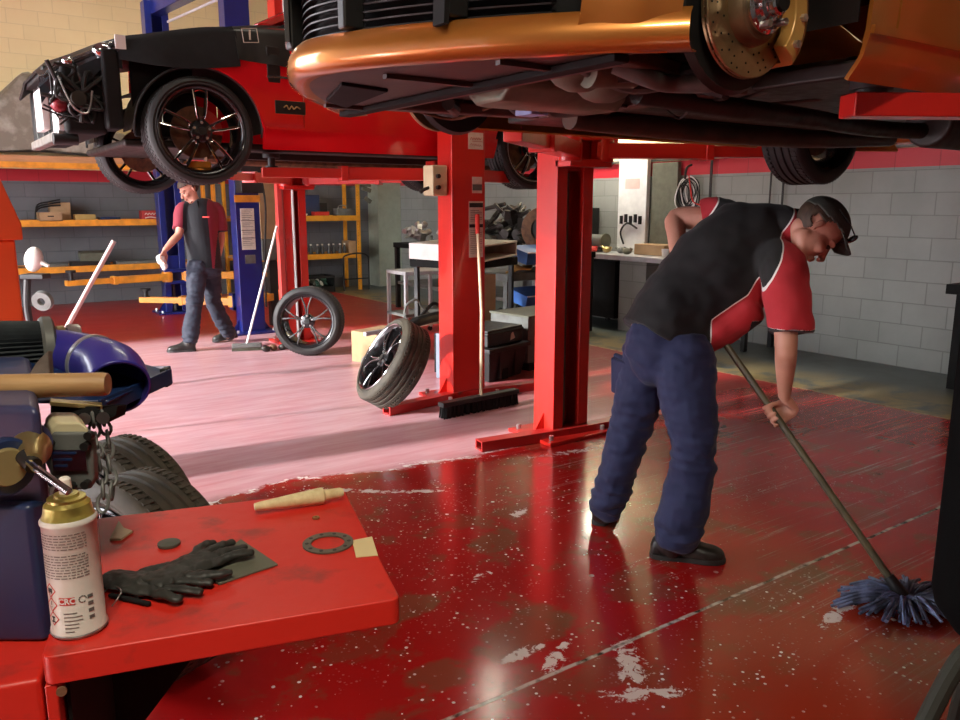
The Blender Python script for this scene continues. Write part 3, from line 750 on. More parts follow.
# headlamp, drooping hood edge
hl = []
for i in range(11):
    x = .02+.44*i/10; y = -(rcar.y(x,.7)-.02)
    zt = top(x)+.0; hl.append([(x,y,zt-.14+.03*math.sin(i)),(x,y-.012,zt-.05),(x+.01,y+.04,zt+.01),(x+.03,y+.16,zt+.035)])
MB().sheet(hl, .01).build('headlamp', M['glass'], rc)
MB().ell((.36,-.80,.79), (.06,.03,.045)).build('lamp_reflector', M['chrome'], rc)
MB().ell((.17,-.74,.72), (.035,.03,.03)).build('lamp_reflector', M['chrome'], rc)
# underbody
u = MB(); u.b2((.46,-.68,.24),(4.45,.68,.29)); u.build('floor_pan', M['grime'], rc, bevel=.02)
MB().tube(spline([(1.2,.1,.22),(2,.12,.2),(3.2,.1,.2),(4.5,.3,.24)],6), .035, 10).build('exhaust_pipe', M['rust'], rc)
for y in (-.45,.45): MB().bar((1.3,y,.225),(3.2,y,.225), .07,.06).build('chassis_rail', M['grime'], rc)
MB().bar((.89,-.7,.30),(.89,.7,.30), .09,.06).build('front_axle_beam', M['grime'], rc, bevel=.01)
MB().bar((3.6,-.7,.33),(3.6,.7,.33), .09,.08).build('rear_axle_beam', M['grime'], rc, bevel=.01)
wheel_child(rc, (.89,-.80,.34), r=.338, w=.245, rr=.27, edge=None)
wheel_child(rc, (3.60,-.80,.34), r=.338, w=.255, rr=.27)
wheel_child(rc, (.89,.80,.30), True, r=.338, w=.245, rr=.27, edge=None)
wheel_child(rc, (3.60,.80,.34), True, r=.338, w=.255, rr=.27)
MB().lathe([(.08,-.02),(.15,-.02),(.155,.03),(.10,.03)], (.89,-.83,.34), (0,1,0), 20, a0=-.1, a1=1.2).build('brake_caliper', M['redink'], rc)
MB().b2((.80,-.82,.11), (.96,-.74,.155)).build('brake_caliper', M['amber'], rc, bevel=.01)

# ---------------------------------------------------------------- the orange sports car
oc = thing('car', 'orange sports car raised overhead at the front, near wheel off and brake disc bare', 'car', (.90, 2.16, 1.62), 0)
ocar = Car(oc, [(0,.08),(.05,.187),(.1,.29),(.2,.455),(.3,.59),(.4,.71),(.5,.82),(.6,.885),(1.4,.91),(3.4,.93),(4.1,.88),(4.45,.7)], [(0,-.10),(.20,-.06),(.27,-.015),(.33,0),(.6,.02),(.8,0),(1.0,-.06),(1.1,-.12)], .87, 3.60, .35, .355)
O_ = M['orange']
topo = lambda x: lerp(x, [(0,.56),(.2,.68),(.6,.82),(1.0,.90),(1.5,.95),(3.2,.98),(3.8,.98),(4.45,.8)])
def fascia(u, inset=0.0):
    """plan curve of the nose, u=-1 near side .. 1 far side"""
    yy = u*(.885-inset*.6); xx = .56*abs(u)**1.55+inset
    return xx, yy
rows = []
prof = [(.085,.228),(.03,.222),(.006,.232),(0,.25),(.0,.275),(.012,.300),(.028,.316)]
for i in range(61):
    u = -1+2*i/60; rows.append([(fascia(u, ins)[0], fascia(u, ins)[1], z+.02*abs(u)**2*0) for ins, z in prof])
MB().sheet(rows, .004).build('bumper_lip', O_, oc, smooth=60)
rows = []
for i in range(61):
    u = -1+2*i/60; rows.append([(fascia(u, ins)[0], fascia(u, ins)[1], z) for ins, z in ((.03,.50),(.0,.515),(.0,.56),(.02,.60),(.07,.64))])
MB().sheet(rows, .006).build('bumper_upper', O_, oc, smooth=60)
for s_ in (-1,1):
    ocar.side('bumper_side', .40, .565, .225, .62, O_, s_, nx=16, nz=14, th=.01, arch=False, out=-.004)
    ocar.side('front_wing', .04, 1.34, .62, topo, O_, s_, nx=50, nz=8)
    ocar.side('wing_rear', 1.225, 1.345, .30, .63, O_, s_, nx=6, nz=10)
    ocar.side('door', 1.355, 2.65, .345, topo, O_, s_, nx=20, nz=12)
    ocar.side('rear_quarter', 2.66, 4.4, .22, topo, O_, s_, nx=60, nz=12)
    ocar.side('sill', 1.20, 3.24, .212, .325, O_, s_, nx=24, nz=8, out=.02, arch=False)
    ocar.side('sill_ledge', 1.20, 3.24, .318, .338, O_, s_, nx=24, nz=2, out=.03, arch=False)
    for h in ocar.hubs: ocar.liner(h, s_, M['black'])
rows = []
for i in range(15):
    x = .04+1.3*i/14
    rows.append([(x, u*(ocar.y(max(x,.08), topo(x))-.02), topo(x)+.06*(1-u*u)) for u in [-1+j/8 for j in range(17)]])
MB().sheet(rows, -.012).build('bonnet', O_, oc)
greenhouse(oc, (1.3,1.95,2.7,3.6), 1.26, .97, .58, .84, M['glass'], O_)
rows = [[(x, u*(ocar.y(x,topo(x))-.02), topo(x)+.05*(1-u*u)) for u in [-1+j/5 for j in range(11)]] for x in [3.55+.88*i/6 for i in range(7)]]
MB().sheet(rows, -.012).build('engine_lid', O_, oc)
MB().prism([(4.3,.25),(4.45,.35),(4.47,.75),(4.35,.82),(4.2,.8),(4.15,.25)], -.82, .82, 'xz').build('rear_bumper', O_, oc, bevel=.03)
# grille: dark slats in the opening between lip and upper bumper
g_ = MB()
for k in range(9):
    z = .325+k*.02
    g_.sheet([[(fascia(-.72+1.44*i/30,.05)[0], fascia(-.72+1.44*i/30,.05)[1], z), (fascia(-.72+1.44*i/30,.075)[0], fascia(-.72+1.44*i/30,.075)[1], z+.006)] for i in range(31)], .004)
g_.build('grille_slats', M['black'], oc)
g_ = MB().sheet([[(fascia(-.9+1.8*i/30,.09)[0], fascia(-.9+1.8*i/30,.09)[1], z) for z in (.30,.52)] for i in range(31)], .01)
g_.build('grille_backing', M['matblack'], oc)
for u in (-.50,.50,-.2,.2):
    x, y = fascia(u, .02); MB().b2((x-.012,y-.02,.32), (x+.05,y+.02,.53)).build('grille_post', M['black'], oc, bevel=.008)
x, y = fascia(-.50, -.004); MB().bar((x,y,.30), (x+.01,y-.0,.52), .05,.014).build('bumper_strap', M['matblack'], oc)
MB().sheet([[(fascia(u,-.001)[0], fascia(u,-.001)[1], .335),(fascia(u,-.001)[0], fascia(u,-.001)[1], .52)] for u in (.16,.20,.24,.28)], .012).build('lamp_trim', M['chrome'], oc)
# undertray: panels, black opening
def pan(name, poly, z, m, th=.012, bev=.004): return MB().prism(poly, z, z+th, 'xy').build(name, m, oc, bevel=bev)
und = mat('scuffed undertray', (.04,.028,.028), .5, 0, (.09,.045,.03), 7, .4, .75, bump=.25, bscale=14)
pan('front_undertray', [(.10,-.22),(.28,-.50),(.48,-.74),(.54,-.80),(.54,.80),(.48,.74),(.28,.50),(.10,.22),(.07,.0)], .226, und)
pan('undertray_opening', [(.16,.05),(.34,.10),(.42,.56),(.28,.42)], .216, M['matblack'])
MB().bar((.50,-.74,.215),(.50,.74,.215), .05,.02).build('undertray_lip', M['matblack'], oc, bevel=.005)
for y in (-.5,-.15,.55): MB().bar((.14+abs(y)*.35,y,.219),(.48,y,.219), .02,.012).build('undertray_rib', und, oc)
MB().b2((.56,-.50,.27), (4.3,.50,.33)).build('floor_pan', M['grime'], oc, bevel=.02)
MB().b2((1.35,-.84,.235), (3.2,-.46,.285)).build('side_floor_panel', M['grime'], oc, bevel=.01)
MB().b2((1.35,.46,.235), (3.2,.84,.285)).build('side_floor_panel', M['grime'], oc, bevel=.01)
# engine sump and gearbox: finned cast shapes
s_ = MB(); s_.loft([[(x, y*wy, z) for y, z in ((-.17,.30),(-.16,.23),(-.10,.195),(.10,.195),(.16,.23),(.17,.30))] for x, wy in ((.64,.7),(.70,1.),(.86,1.05),(.95,.8),(1.06,.95),(1.16,.6))])
s_.build('sump', M['alu'], oc, bevel=.012)
s_ = MB(); s_.ell((.74,-.32,.27), (.10,.09,.07)); s_.ell((.92,-.24,.25), (.09,.10,.06)); s_.cyl((.7,-.4,.25),(.86,-.42,.26), .05, n=16)
s_.build('gearbox_housing', M['alu'], oc)
cm = MB()
cm.bar((.60,-.62,.25),(.60,.62,.25), .07,.05); cm.bar((.60,-.62,.25),(1.25,-.46,.24), .06,.045); cm.bar((.60,.62,.25),(1.25,.46,.24), .06,.045); cm.bar((1.25,-.5,.24),(1.25,.5,.24), .08,.05)
cm.build('subframe', mat('brown primered subframe', (.10,.045,.035), .5, .1, (.05,.03,.025), 9, bump=.3), oc, bevel=.01)
MB().tube(spline([(.66,-.55,.24),(.74,-.60,.205),(.84,-.60,.20),(.92,-.68,.205),(1.0,-.66,.26)],7), .024, 12).build('coolant_hose', M['graymetal'], oc)
MB().tube(spline([(1.0,-.3,.22),(1.4,-.34,.20),(1.9,-.3,.20),(2.6,-.2,.2),(3.4,-.3,.22),(4.2,-.4,.24)],7), .035, 12).build('exhaust_pipe', M['grime'], oc)
MB().tube(spline([(1.25,.30,.21),(1.9,.32,.20),(2.8,.3,.2),(3.6,.3,.24)],7), .045, 12).build('exhaust_pipe', mat('browned exhaust', (.10,.045,.03), .5, .4, (.05,.03,.02), 6), oc)
MB().cyl((2.9,-.25,.24),(3.4,-.25,.24), .11, n=24).build('silencer', M['grime'], oc, bevel=.02)
for y in (-1,1):
    MB().tube(spline([(.75,y*.4,.24),(.9,y*.58,.24),(.93,y*.74,.25)],6), .024, 10).build('lower_arm', M['grime'], oc)
    MB().tube(spline([(1.2,y*.42,.25),(1.05,y*.6,.25),(.95,y*.74,.25)],6), .02, 10).build('lower_arm', M['grime'], oc)
    MB().cyl((.92,y*.66,.36),(.94,y*.60,.78), .045, n=18).build('strut', M['black'], oc)
    MB().bar((.90,y*.60,.35),(.92,y*.74,.35), .12,.16).build('hub_carrier', M['grime'], oc, bevel=.02)
    MB().bar((3.6,y*.3,.3),(3.6,y*.72,.33), .10,.05).build('rear_arm', M['grime'], oc, bevel=.01)
random.seed(11)
for i in range(12):
    x = random.uniform(.6,1.5); y = random.uniform(-.45,.6)
    MB().tube(spline([(x,y,.25),(x+random.uniform(-.1,.3),y+random.uniform(-.2,.2),.215),(x+random.uniform(.1,.5),y+random.uniform(-.2,.2),.25)],5), random.choice([.006,.01,.014]), 7).build('brake_line' if i%2 else 'hose', random.choice([M['graymetal'],M['black'],M['rust']]), oc)
# bolts and clips glinting below
b_ = MB()
MB().b2((.98,.20,.20),(1.06,.30,.222)).build('blue_tag', mat('pale blue tag', (.35,.5,.85), .5), oc, bevel=.004)
# bare brakes at both front corners
def brake(car, x, y, z, s_):
    d = MB().lathe([(.070,-.010),(.163,-.010),(.165,-.008),(.165,-.003),(.158,-.002),(.158,.002),(.165,.003),(.165,.010),(.07,.010)], (x,y,z), (0,1,0), 72)
    dd = d.build('brake_disc', M['rotor'], car, smooth=30)
    h = MB()
    for r_, k in ((.088,24),(.108,30),(.130,34),(.150,40)):
        for i in range(k):
            if (i%5) in (0,2): continue
            a = 2*PI*i/k+r_*20; q = y+s_*.0105
            h.cyl((x+r_*math.cos(a),q-.0008,z+r_*math.sin(a)),(x+r_*math.cos(a),q+.0008,z+r_*math.sin(a)), .0028, n=7)
    h.build('drill_holes', M['matblack'], dd)
    v = MB()
    for i in range(60):
        a = 2*PI*i/60; v.box((x+.160*math.cos(a),y,z+.160*math.sin(a)), (.006,.006,.004), Matrix.Rotation(-a,3,'Y'))
    v.build('cooling_vanes', M['rust'], dd)
    hat = MB().lathe([(.092,0),(.088,.022),(.078,.034),(.0,.036)], (x,y+s_*.008,z), (0,s_,0), 48)
    hat.build('disc_bell', mat('browned disc bell', (.22,.15,.08), .5, .6, (.14,.09,.05), 14), car)
    hb = MB().lathe([(.068,0),(.068,.016),(.058,.022),(.058,.012),(.046,.012),(.040,.03),(.030,.034),(.030,.052),(.024,.056),(0,.05)], (x,y+s_*.040,z), (0,s_,0), 40)
    hb = hb.build('hub', M['chrome'], car)
    MB().cyl((x,y+s_*.07,z),(x,y+s_*.104,z), .022, n=20).build('hub_dust_cap', M['matblack'], car)
    for i in range(5):
        st = MB(); a = 2*PI*i/5+.5
        st.cyl((x+.055*math.cos(a),y+s_*.05,z+.055*math.sin(a)),(x+.055*math.cos(a),y+s_*.085,z+.055*math.sin(a)), .009, n=10)
        st.build('wheel_stud', M['steel'], hb)
    st = MB()
    for i in range(10):
        a = 2*PI*i/10+.2
        st.box((x+.06*math.cos(a),y+s_*.056,z+.06*math.sin(a)), (.014,.006,.007), Matrix.Rotation(-a,3,'Y'))
    st.build('hub_castellation', M['steel'], hb)
    cal = MB(); rings = []
    for i in range(13):
        a = -.75+1.35*i/12; rr_ = []
        for r_, q in ((.118,s_*.016),(.124,s_*.052),(.160,s_*.058),(.186,s_*.045),(.188,-s_*.045),(.160,-s_*.058),(.118,-s_*.05),(.118,-s_*.016),(.172,-s_*.014),(.172,s_*.014)):
            k_ = 1-.06*(abs(i-6)/6)**3
            rr_.append((x+r_*math.cos(a), y+q*k_, z+r_*math.sin(a)))
        rings.append(rr_)
    cal.loft(rings); ca = cal.build('brake_caliper', mat('gold brake caliper', (.62,.36,.10), .35, .3, (.5,.27,.07), 8, coat=.5), car, bevel=.004)
    for a in (-.55,-.08,.4):
        bt = MB(); bt.cyl((x+.148*math.cos(a),y+s_*.05,z+.148*math.sin(a)),(x+.148*math.cos(a),y+s_*.066,z+.148*math.sin(a)), .010, n=6)
        bt.build('caliper_bolt', M['steel'], ca)
brake(oc, .87, -.80, .357, -1)
brake(oc, .96, .80, .345, 1)
MB().lathe([(.05,0),(.19,.0),(.20,.02),(.19,.025),(.05,.015)], (.87,-.765,.357), (0,1,0), 40).build('splash_shield', M['black'], oc)
MB().lathe([(.05,0),(.19,.0),(.20,.03),(.18,.035),(.05,.015)], (1.02,.735,.365), (0,1,0), 40).build('splash_shield', M['black'], oc)
wheel_child(oc, (3.60,-.79,.33), r=.335, w=.27, rr=.24, style='y', nsp=5)
wheel_child(oc, (3.60,.79,.33), True, r=.335, w=.27, rr=.24, style='y', nsp=5)
# ================================================================ people
def limb(mb, st, lat=None, n=20, ends=True):
    """st: list of (point, rx, ry); lat: direction of rx"""
    P = [V(a[0]) for a in st]; k = len(P); rings = []
    lat = V(lat) if lat is not None else None; a = None
    def ring(p, d, rx, ry):
        nonlocal a
        base = lat if lat is not None else (a if a is not None else frame_of(d)[0])
        a = base-d*base.dot(d); a = a.normalized() if a.length > 1e-6 else frame_of(d)[0]
        b = d.cross(a)
        return [p+a*math.cos(2*PI*j/n)*rx+b*math.sin(2*PI*j/n)*ry for j in range(n)]
    for i in range(k):
        d = (P[min(i+1,k-1)]-P[max(i-1,0)]).normalized(); rx, ry = st[i][1], st[i][2] if len(st[i]) > 2 else st[i][1]
        if i == 0 and ends:
            for t in (.97,.8,.5): rings.append(ring(P[0]-d*t*min(rx,ry)*.6, d, rx*math.sqrt(1-t*t), ry*math.sqrt(1-t*t)))
        rings.append(ring(P[i], d, rx, ry))
        if i == k-1 and ends:
            for t in (.5,.8,.97): rings.append(ring(P[i]+d*t*min(rx,ry)*.6, d, rx*math.sqrt(1-t*t), ry*math.sqrt(1-t*t)))
    return mb.loft(rings)
def smooth_st(st, k=4):
    """Catmull-Rom through stations, radii too"""
    out = []
    S = [(V(a[0]), a[1], a[2] if len(a) > 2 else a[1]) for a in st]
    for i in range(len(S)-1):
        a, b, c, d = S[max(i-1,0)], S[i], S[i+1], S[min(i+2,len(S)-1)]
        for j in range(k):
            t = j/k
            f = lambda w,x,y,z: .5*((2*x)+(y-w)*t+(2*w-5*x+4*y-z)*t*t+(3*x-w-3*y+z)*t*t*t)
            out.append((f(a[0],b[0],c[0],d[0]), f(a[1],b[1],c[1],d[1]), f(a[2],b[2],c[2],d[2])))
    out.append(S[-1]); return out
def fuse(mb, name, mats, parent, voxel, sm=4, wrinkle=None, attr=None, smfac=.5):
    """one continuous skin over overlapping closed pieces"""
    o = mb.build(name, mats, parent, smooth=0)
    r = o.modifiers.new('r', 'REMESH'); r.mode = 'VOXEL'; r.voxel_size = voxel
    if sm: s = o.modifiers.new('s', 'SMOOTH'); s.factor = smfac; s.iterations = sm
    dg = bpy.context.evaluated_depsgraph_get(); dg.update()
    me = bpy.data.meshes.new_from_object(o.evaluated_get(dg)); o.modifiers.clear()
    me.materials.clear()
    for m in (mats if isinstance(mats, (list,tuple)) else [mats]): me.materials.append(m)
    if wrinkle:
        nn = [v.normal.copy() for v in me.vertices]
        for v, n_ in zip(me.vertices, nn): v.co = v.co+n_*wrinkle(v.co, n_)
    me.shade_smooth()
    if attr:
        at_ = me.attributes.new('pattern', 'FLOAT', 'POINT')
        at_.data.foreach_set('value', [attr(v.co) for v in me.vertices])
    old = o.data; o.data = me; bpy.data.meshes.remove(old); me.name = name
    return o
def shirt_mat(name, dark, red, pipe=(.75,.72,.68), w=.0026):
    m, t, b = nt(name); a = N(t, 'ShaderNodeAttribute'); a.attribute_name = 'pattern'; f = a.outputs['Fac']
    nz = noise_(t, coords(t), 14, 4)
    d = mixc(t, nz, dark, tuple(c*1.6 for c in dark)); r = mixc(t, nz, red, tuple(c*.75 for c in red))
    c = mixc(t, math_(t, 'GREATER_THAN', f, 0), d, r)
    c = mixc(t, math_(t, 'LESS_THAN', math_(t, 'ABSOLUTE', f), w), c, pipe)
    t.links.new(c, b.inputs['Base Color']); b.inputs['Roughness'].default_value = .8; b.inputs['Sheen Weight'].default_value = .08
    bn = N(t, 'ShaderNodeBump'); bn.inputs['Strength'].default_value = .15; bn.inputs['Distance'].default_value = .002
    t.links.new(noise_(t, coords(t), 300, 2), bn.inputs['Height']); t.links.new(bn.outputs[0], b.inputs['Normal'])
    return m
def head_mesh(mb, T, s=1.0):
    st = len(mb.v)
    mb.ell((-.005,0,.045), (.099,.077,.088), n=24)
    mb.ell((.030,0,-.020), (.066,.062,.080), n=20)
    limb(mb, [((-.005,0,-.045),.045,.058),((.04,0,-.082),.03,.046),((.068,0,-.100),.018,.026)], (0,0,1), ends=True)
    mb.ell((.074,0,-.098), (.020,.024,.018))
    limb(mb, [((.090,0,.012),.010,.011),((.106,0,-.016),.010,.011),((.116,0,-.036),.012,.015)], None, ends=True)
    mb.ell((.112,.010,-.042), (.010,.009,.008)); mb.ell((.112,-.010,-.042), (.010,.009,.008))
    for s_ in (-1,1):
        mb.ell((.083,s_*.030,.020), (.018,.028,.010)); mb.ell((.066,s_*.040,-.030), (.028,.024,.024))
        mb.ell((-.012,s_*.079,-.004), (.015,.006,.026), rot=(0,.25,s_*.3)); mb.ell((-.008,s_*.079,-.028), (.009,.006,.010))
    mb.ell((.094,0,-.064), (.012,.024,.006)); mb.ell((.091,0,-.074), (.012,.021,.007))
    for i in range(st, len(mb.v)): mb.v[i] = T@(mb.v[i]*s)
def frame_mat(o, f, u):
    f = V(f).normalized(); u = V(u); u = (u-f*u.dot(f)).normalized(); l = u.cross(f)
    m = Matrix((f, l, u)).transposed().to_4x4(); m.translation = V(o); return m
def grip(mb, c, h, a, wrist, rad=.026, thumb=1, fr=.0088):
    """a hand closed round a shaft: c centre, h shaft axis, a direction wrist -> shaft"""
    h = V(h).normalized(); a = V(a); a = (a-h*a.dot(h)).normalized(); n = h.cross(a)*thumb; c = V(c)
    pc = c-a*.010+n*(rad+.010)
    limb(mb, smooth_st([(V(wrist),.027,.020),(pc-a*.055,.034,.018),(pc-a*.015,.042,.016),(pc+a*.006,.040,.013)],3), h)
    for off, r0, ln in ((-.034,.92,190),(-.0115,1,225),(.0115,1.03,235),(.034,.97,225)):
        pts = []
        for i in range(8):
            ph = math.radians(20+(-ln)*(i/7)); q = n*math.cos(ph)*rad - a*math.sin(ph)*rad
            pts.append((c+h*off*(1-.05*i/7)+q, fr*r0*(1.12-.25*i/7)))
        limb(mb, pts, h, n=12)
    tp = []
    for i in range(6):
        ph = math.radians(60+150*(i/5)); q = n*math.cos(ph)*rad - a*math.sin(ph)*rad
        tp.append((c+h*(.040+.012*i/5)+q*1.02, fr*(1.35-.4*i/5)))
    limb(mb, [(pc-a*.05+h*.03, .015)]+tp, h, n=12)
def open_hand(mb, wrist, d, nrm, curl=.35, s=1.0, side=1):
    """relaxed hand: d pointing direction, nrm back-of-hand normal"""
    d = V(d).normalized(); nrm = V(nrm); nrm = (nrm-d*nrm.dot(d)).normalized(); l = d.cross(nrm)*side; w = V(wrist)
    limb(mb, smooth_st([(w,.025*s,.019*s),(w+d*.035*s,.034*s,.016*s),(w+d*.085*s,.040*s,.013*s)],3), l)
    for off, ln in ((-.031,.058),(-.010,.074),(.011,.080),(.032,.072)):
        p = w+d*.085*s+l*off*s; pts = [(p-d*.01, .0098*s)]; dd = d.copy(); q = p
        for i, f in enumerate((.45,.32,.25)):
            dd = (dd*math.cos(curl)-nrm*math.sin(curl)).normalized(); q = q+dd*ln*f*s; pts.append((q, .0094*s-.0009*i))
        limb(mb, smooth_st(pts,2), l, n=10)
    p = w+d*.025*s+l*.022*s
    limb(mb, smooth_st([(p,.014*s),(p+(d*.6+l*.7)*.035*s-nrm*.01,.012*s),(p+(d*.9+l*.45)*.068*s-nrm*.022,.010*s),(p+(d*1.0+l*.3)*.09*s-nrm*.03,.008*s)],2), l, n=10)
def shell(mb, c, r, T, cond, n=90):
    s0 = len(mb.v); f0 = len(mb.f)
    mb.ell(c, r, n=n)
    keep = [f for f in mb.f[f0:] if cond(sum((mb.v[i] for i in f), V((0,0,0)))/len(f))]
    mb.f = mb.f[:f0]+keep; mb.m = mb.m[:f0]+[0]*len(keep)
    for i in range(s0, len(mb.v)): mb.v[i] = T@mb.v[i]
    return mb
def solid(o, th, off=1, sub=0):
    m = o.modifiers.new('t', 'SOLIDIFY'); m.thickness = th; m.offset = off
    if sub: s = o.modifiers.new('s', 'SUBSURF'); s.levels = sub; s.render_levels = sub
    return o
def boot(mb, heel, toe, up=(0,0,1), s=1.0, ankle=None):
    """ankle boot resting on its sole; heel and toe are ground points"""
    h, t_ = V(heel), V(toe); d = (t_-h).normalized(); l = V(up).cross(d).normalized(); u = d.cross(l); L_ = (t_-h).length
    def P(x, z): return h+d*x*L_+u*z*s
    rings = []
    for x, w, z0, z1 in ((0.0,.016,.012,.05),(.03,.030,.004,.075),(.14,.036,.0,.115),(.30,.036,.0,.125),(.42,.037,.0,.105),(.55,.042,.0,.082),(.72,.049,.0,.066),(.87,.045,.002,.058),(.96,.032,.006,.048),(1.0,.014,.014,.036)):
        ring = []
        for j in range(16):
            a = 2*PI*j/16; cy, cz = math.cos(a), math.sin(a)
            zz = (z0+z1)/2+(z1-z0)/2*math.copysign(abs(cz)**.75, cz); ring.append(P(x, zz)+l*math.copysign(abs(cy)**.8, cy)*w*s)
        rings.append(ring)
    mb.loft(rings)
    a0 = P(.20,.07); top_ = V(ankle) if ankle is not None else P(.2,.2)
    limb(mb, [(a0,.048*s,.058*s),(a0.lerp(top_,.5),.048*s,.056*s),(top_,.05*s,.055*s)], l)
def sole(mb, heel, toe, s=1.0, up=(0,0,1)):
    h, t_ = V(heel), V(toe); d = (t_-h).normalized(); l = V(up).cross(d).normalized(); u = d.cross(l); L_ = (t_-h).length
    out = [(x, w*s) for x, w in ((-.01,.012),(.02,.033),(.12,.040),(.30,.040),(.45,.040),(.6,.047),(.75,.053),(.9,.047),(.99,.03),(1.02,.01))]
    poly = [h+d*x*L_+l*w for x, w in out]+[h+d*x*L_-l*w for x, w in out[::-1]]
    n = len(poly); vs = [p+u*.0 for p in poly]+[p+u*.022 for p in poly]
    mb.add(vs, [list(range(n)), [n+i for i in range(n)][::-1]]+[[i,(i+1)%n,n+(i+1)%n,n+i] for i in range(n)])

# ---------------------------------------------------------------- the man mopping
R0, F0 = .78, 3.30
def q(px, py, D): r = rfz(px, py, D); return V((r.x-R0, r.y-F0, r.z))
wk = thing('person', 'person in black and red polo, navy trousers and cap bending over a mop', 'person', (CY*R0+SY*F0, CY*F0-SY*R0, 0), -YAW)
LAT = V((.63,-.30,-.72)).normalized()
mop_top, mop_bot = q(668,262,3.47), q(905,600,3.03)
mop_dir = (mop_bot-mop_top).normalized()
def on_mop(px):   # point of the shaft seen at a column
    lo, hi = 0.0, 1.0
    for _ in range(30):
        m_ = (lo+hi)/2; p = mop_top.lerp(mop_bot, m_); F = p.y+F0; z = p.z-CAMH; D = F*CP-z*SP
        x = 480+FPX*(p.x+R0)/D
        if x < px: lo = m_
        else: hi = m_
    return mop_top.lerp(mop_bot, lo)
gR, gL = on_mop(776), on_mop(684)
spine = [(q(664,338,3.44),.165,.135),(q(690,302,3.42),.165,.125),(q(716,276,3.39),.175,.125),(q(742,254,3.36),.185,.12),(q(764,238,3.33),.17,.10),(q(782,228,3.30),.09,.075)]
shR, shL = q(784,268,3.18), q(722,218,3.50)
elR, elL = q(786,347,3.10), q(676,219,3.60)
wrR = gR+V((.02,-.02,.085)); wrL = gL+V((-.03,.02,.085))
fdir, udir = V((.52,-.20,-.84)), V((.82,.10,.52))
ear = q(821,231,3.12); hc = ear+V((0,.075,0))
TH = frame_mat(hc, fdir, udir)
B = MB()
limb(B, smooth_st(spine,4), LAT, n=28)
limb(B, smooth_st([(q(786,226,3.29),.056,.052),(q(802,226,3.24),.052,.050),(hc-TH.to_3x3()@V((.02,0,.03)),.054,.052)],3), LAT)
head_mesh(B, TH)
limb(B, smooth_st([(shR-LAT*.03,.06,.055),(shR.lerp(elR,.4),.052,.05),(elR,.044,.042),(elR.lerp(wrR,.35),.043,.038),(wrR,.028,.023)],4), V((0,1,0)))
limb(B, smooth_st([(shL+LAT*.03,.06,.055),(shL.lerp(elL,.5),.055,.052),(elL,.050,.046),(elL.lerp(wrL,.35),.044,.04),(wrL,.027,.023)],4), V((0,1,0)))
grip(B, gR, -mop_dir, V((-.05,.05,-1)), wrR, thumb=-1)
grip(B, gL, -mop_dir, V((.05,.05,-1)), wrL, thumb=1)
hipR, hipL = q(684,356,3.36), q(652,352,3.52)
knR, knL = q(694,447,3.32), q(629,432,3.62)
anR, anL = q(674,545,3.40), q(604,512,3.78)
limb(B, smooth_st([(hipR,.09),(hipR.lerp(knR,.5),.078),(knR,.058),(knR.lerp(anR,.35),.056),(anR,.04)],4))
limb(B, smooth_st([(hipL,.09),(hipL.lerp(knL,.5),.078),(knL,.058),(knL.lerp(anL,.35),.056),(anL,.04)],4))
fuse(B, 'body', M['skin'], wk, .0048, 3)
# trousers
def trw(v, n_):
    k = math.exp(-((v.z-.50)/.16)**2)+1.3*math.exp(-((v.z-.16)/.10)**2)+.8*math.exp(-((v.z-.86)/.14)**2)
    return .010*noise.noise(V((v.x*7, v.y*7, v.z*11)))+.013*k*noise.noise(V((v.x*11+v.z*9,v.y*9,v.z*34+3)))+.004*noise.noise(V((v.x*28,v.y*28,v.z*30)))
M['trousers'] = mat('navy work trousers', (.007,.012,.058), .8, 0, (.012,.018,.072), 7, .35, .7, bump=.2, bscale=220, sheen=.1)
T_ = MB()
hemR, hemL = q(676,540,3.39), q(605,510,3.76)
limb(T_, smooth_st([(q(668,330,3.44),.178,.15),(q(670,350,3.44),.19,.155),(q(672,368,3.43),.165,.14)],3), V((.95,-.2,-.25)), n=28)
limb(T_, smooth_st([(hipR+V((0,.02,.03)),.135,.125),(hipR.lerp(knR,.45)+V((-.005,0,0)),.118),(knR+V((0,0,.02)),.096),(q(690,478,3.34),.098),(q(684,505,3.36),.104),(hemR,.094,.09)],4))
limb(T_, smooth_st([(hipL+V((0,0,.03)),.125,.12),(hipL.lerp(knL,.45),.112),(knL,.094),(q(621,462,3.66),.090),(hemL+V((.01,0,.03)),.080),(hemL,.076)],4))
tr = fuse(T_, 'trousers', M['trousers'], wk, .008, 4, wrinkle=trw)
pk = MB().box((0,0,0), (.030,.13,.17)); pk.box((.012,0,.075), (.022,.135,.05))
pk.xf(Matrix.Translation(q(622,378,3.56))@Euler((.1,-.12,.5)).to_matrix().to_4x4())
pk.build('cargo_pocket', M['trousers'], tr, bevel=.010)
# boots
heR, toR = q(656,562,3.36), q(722,566,3.36); heR.z = toR.z = .0
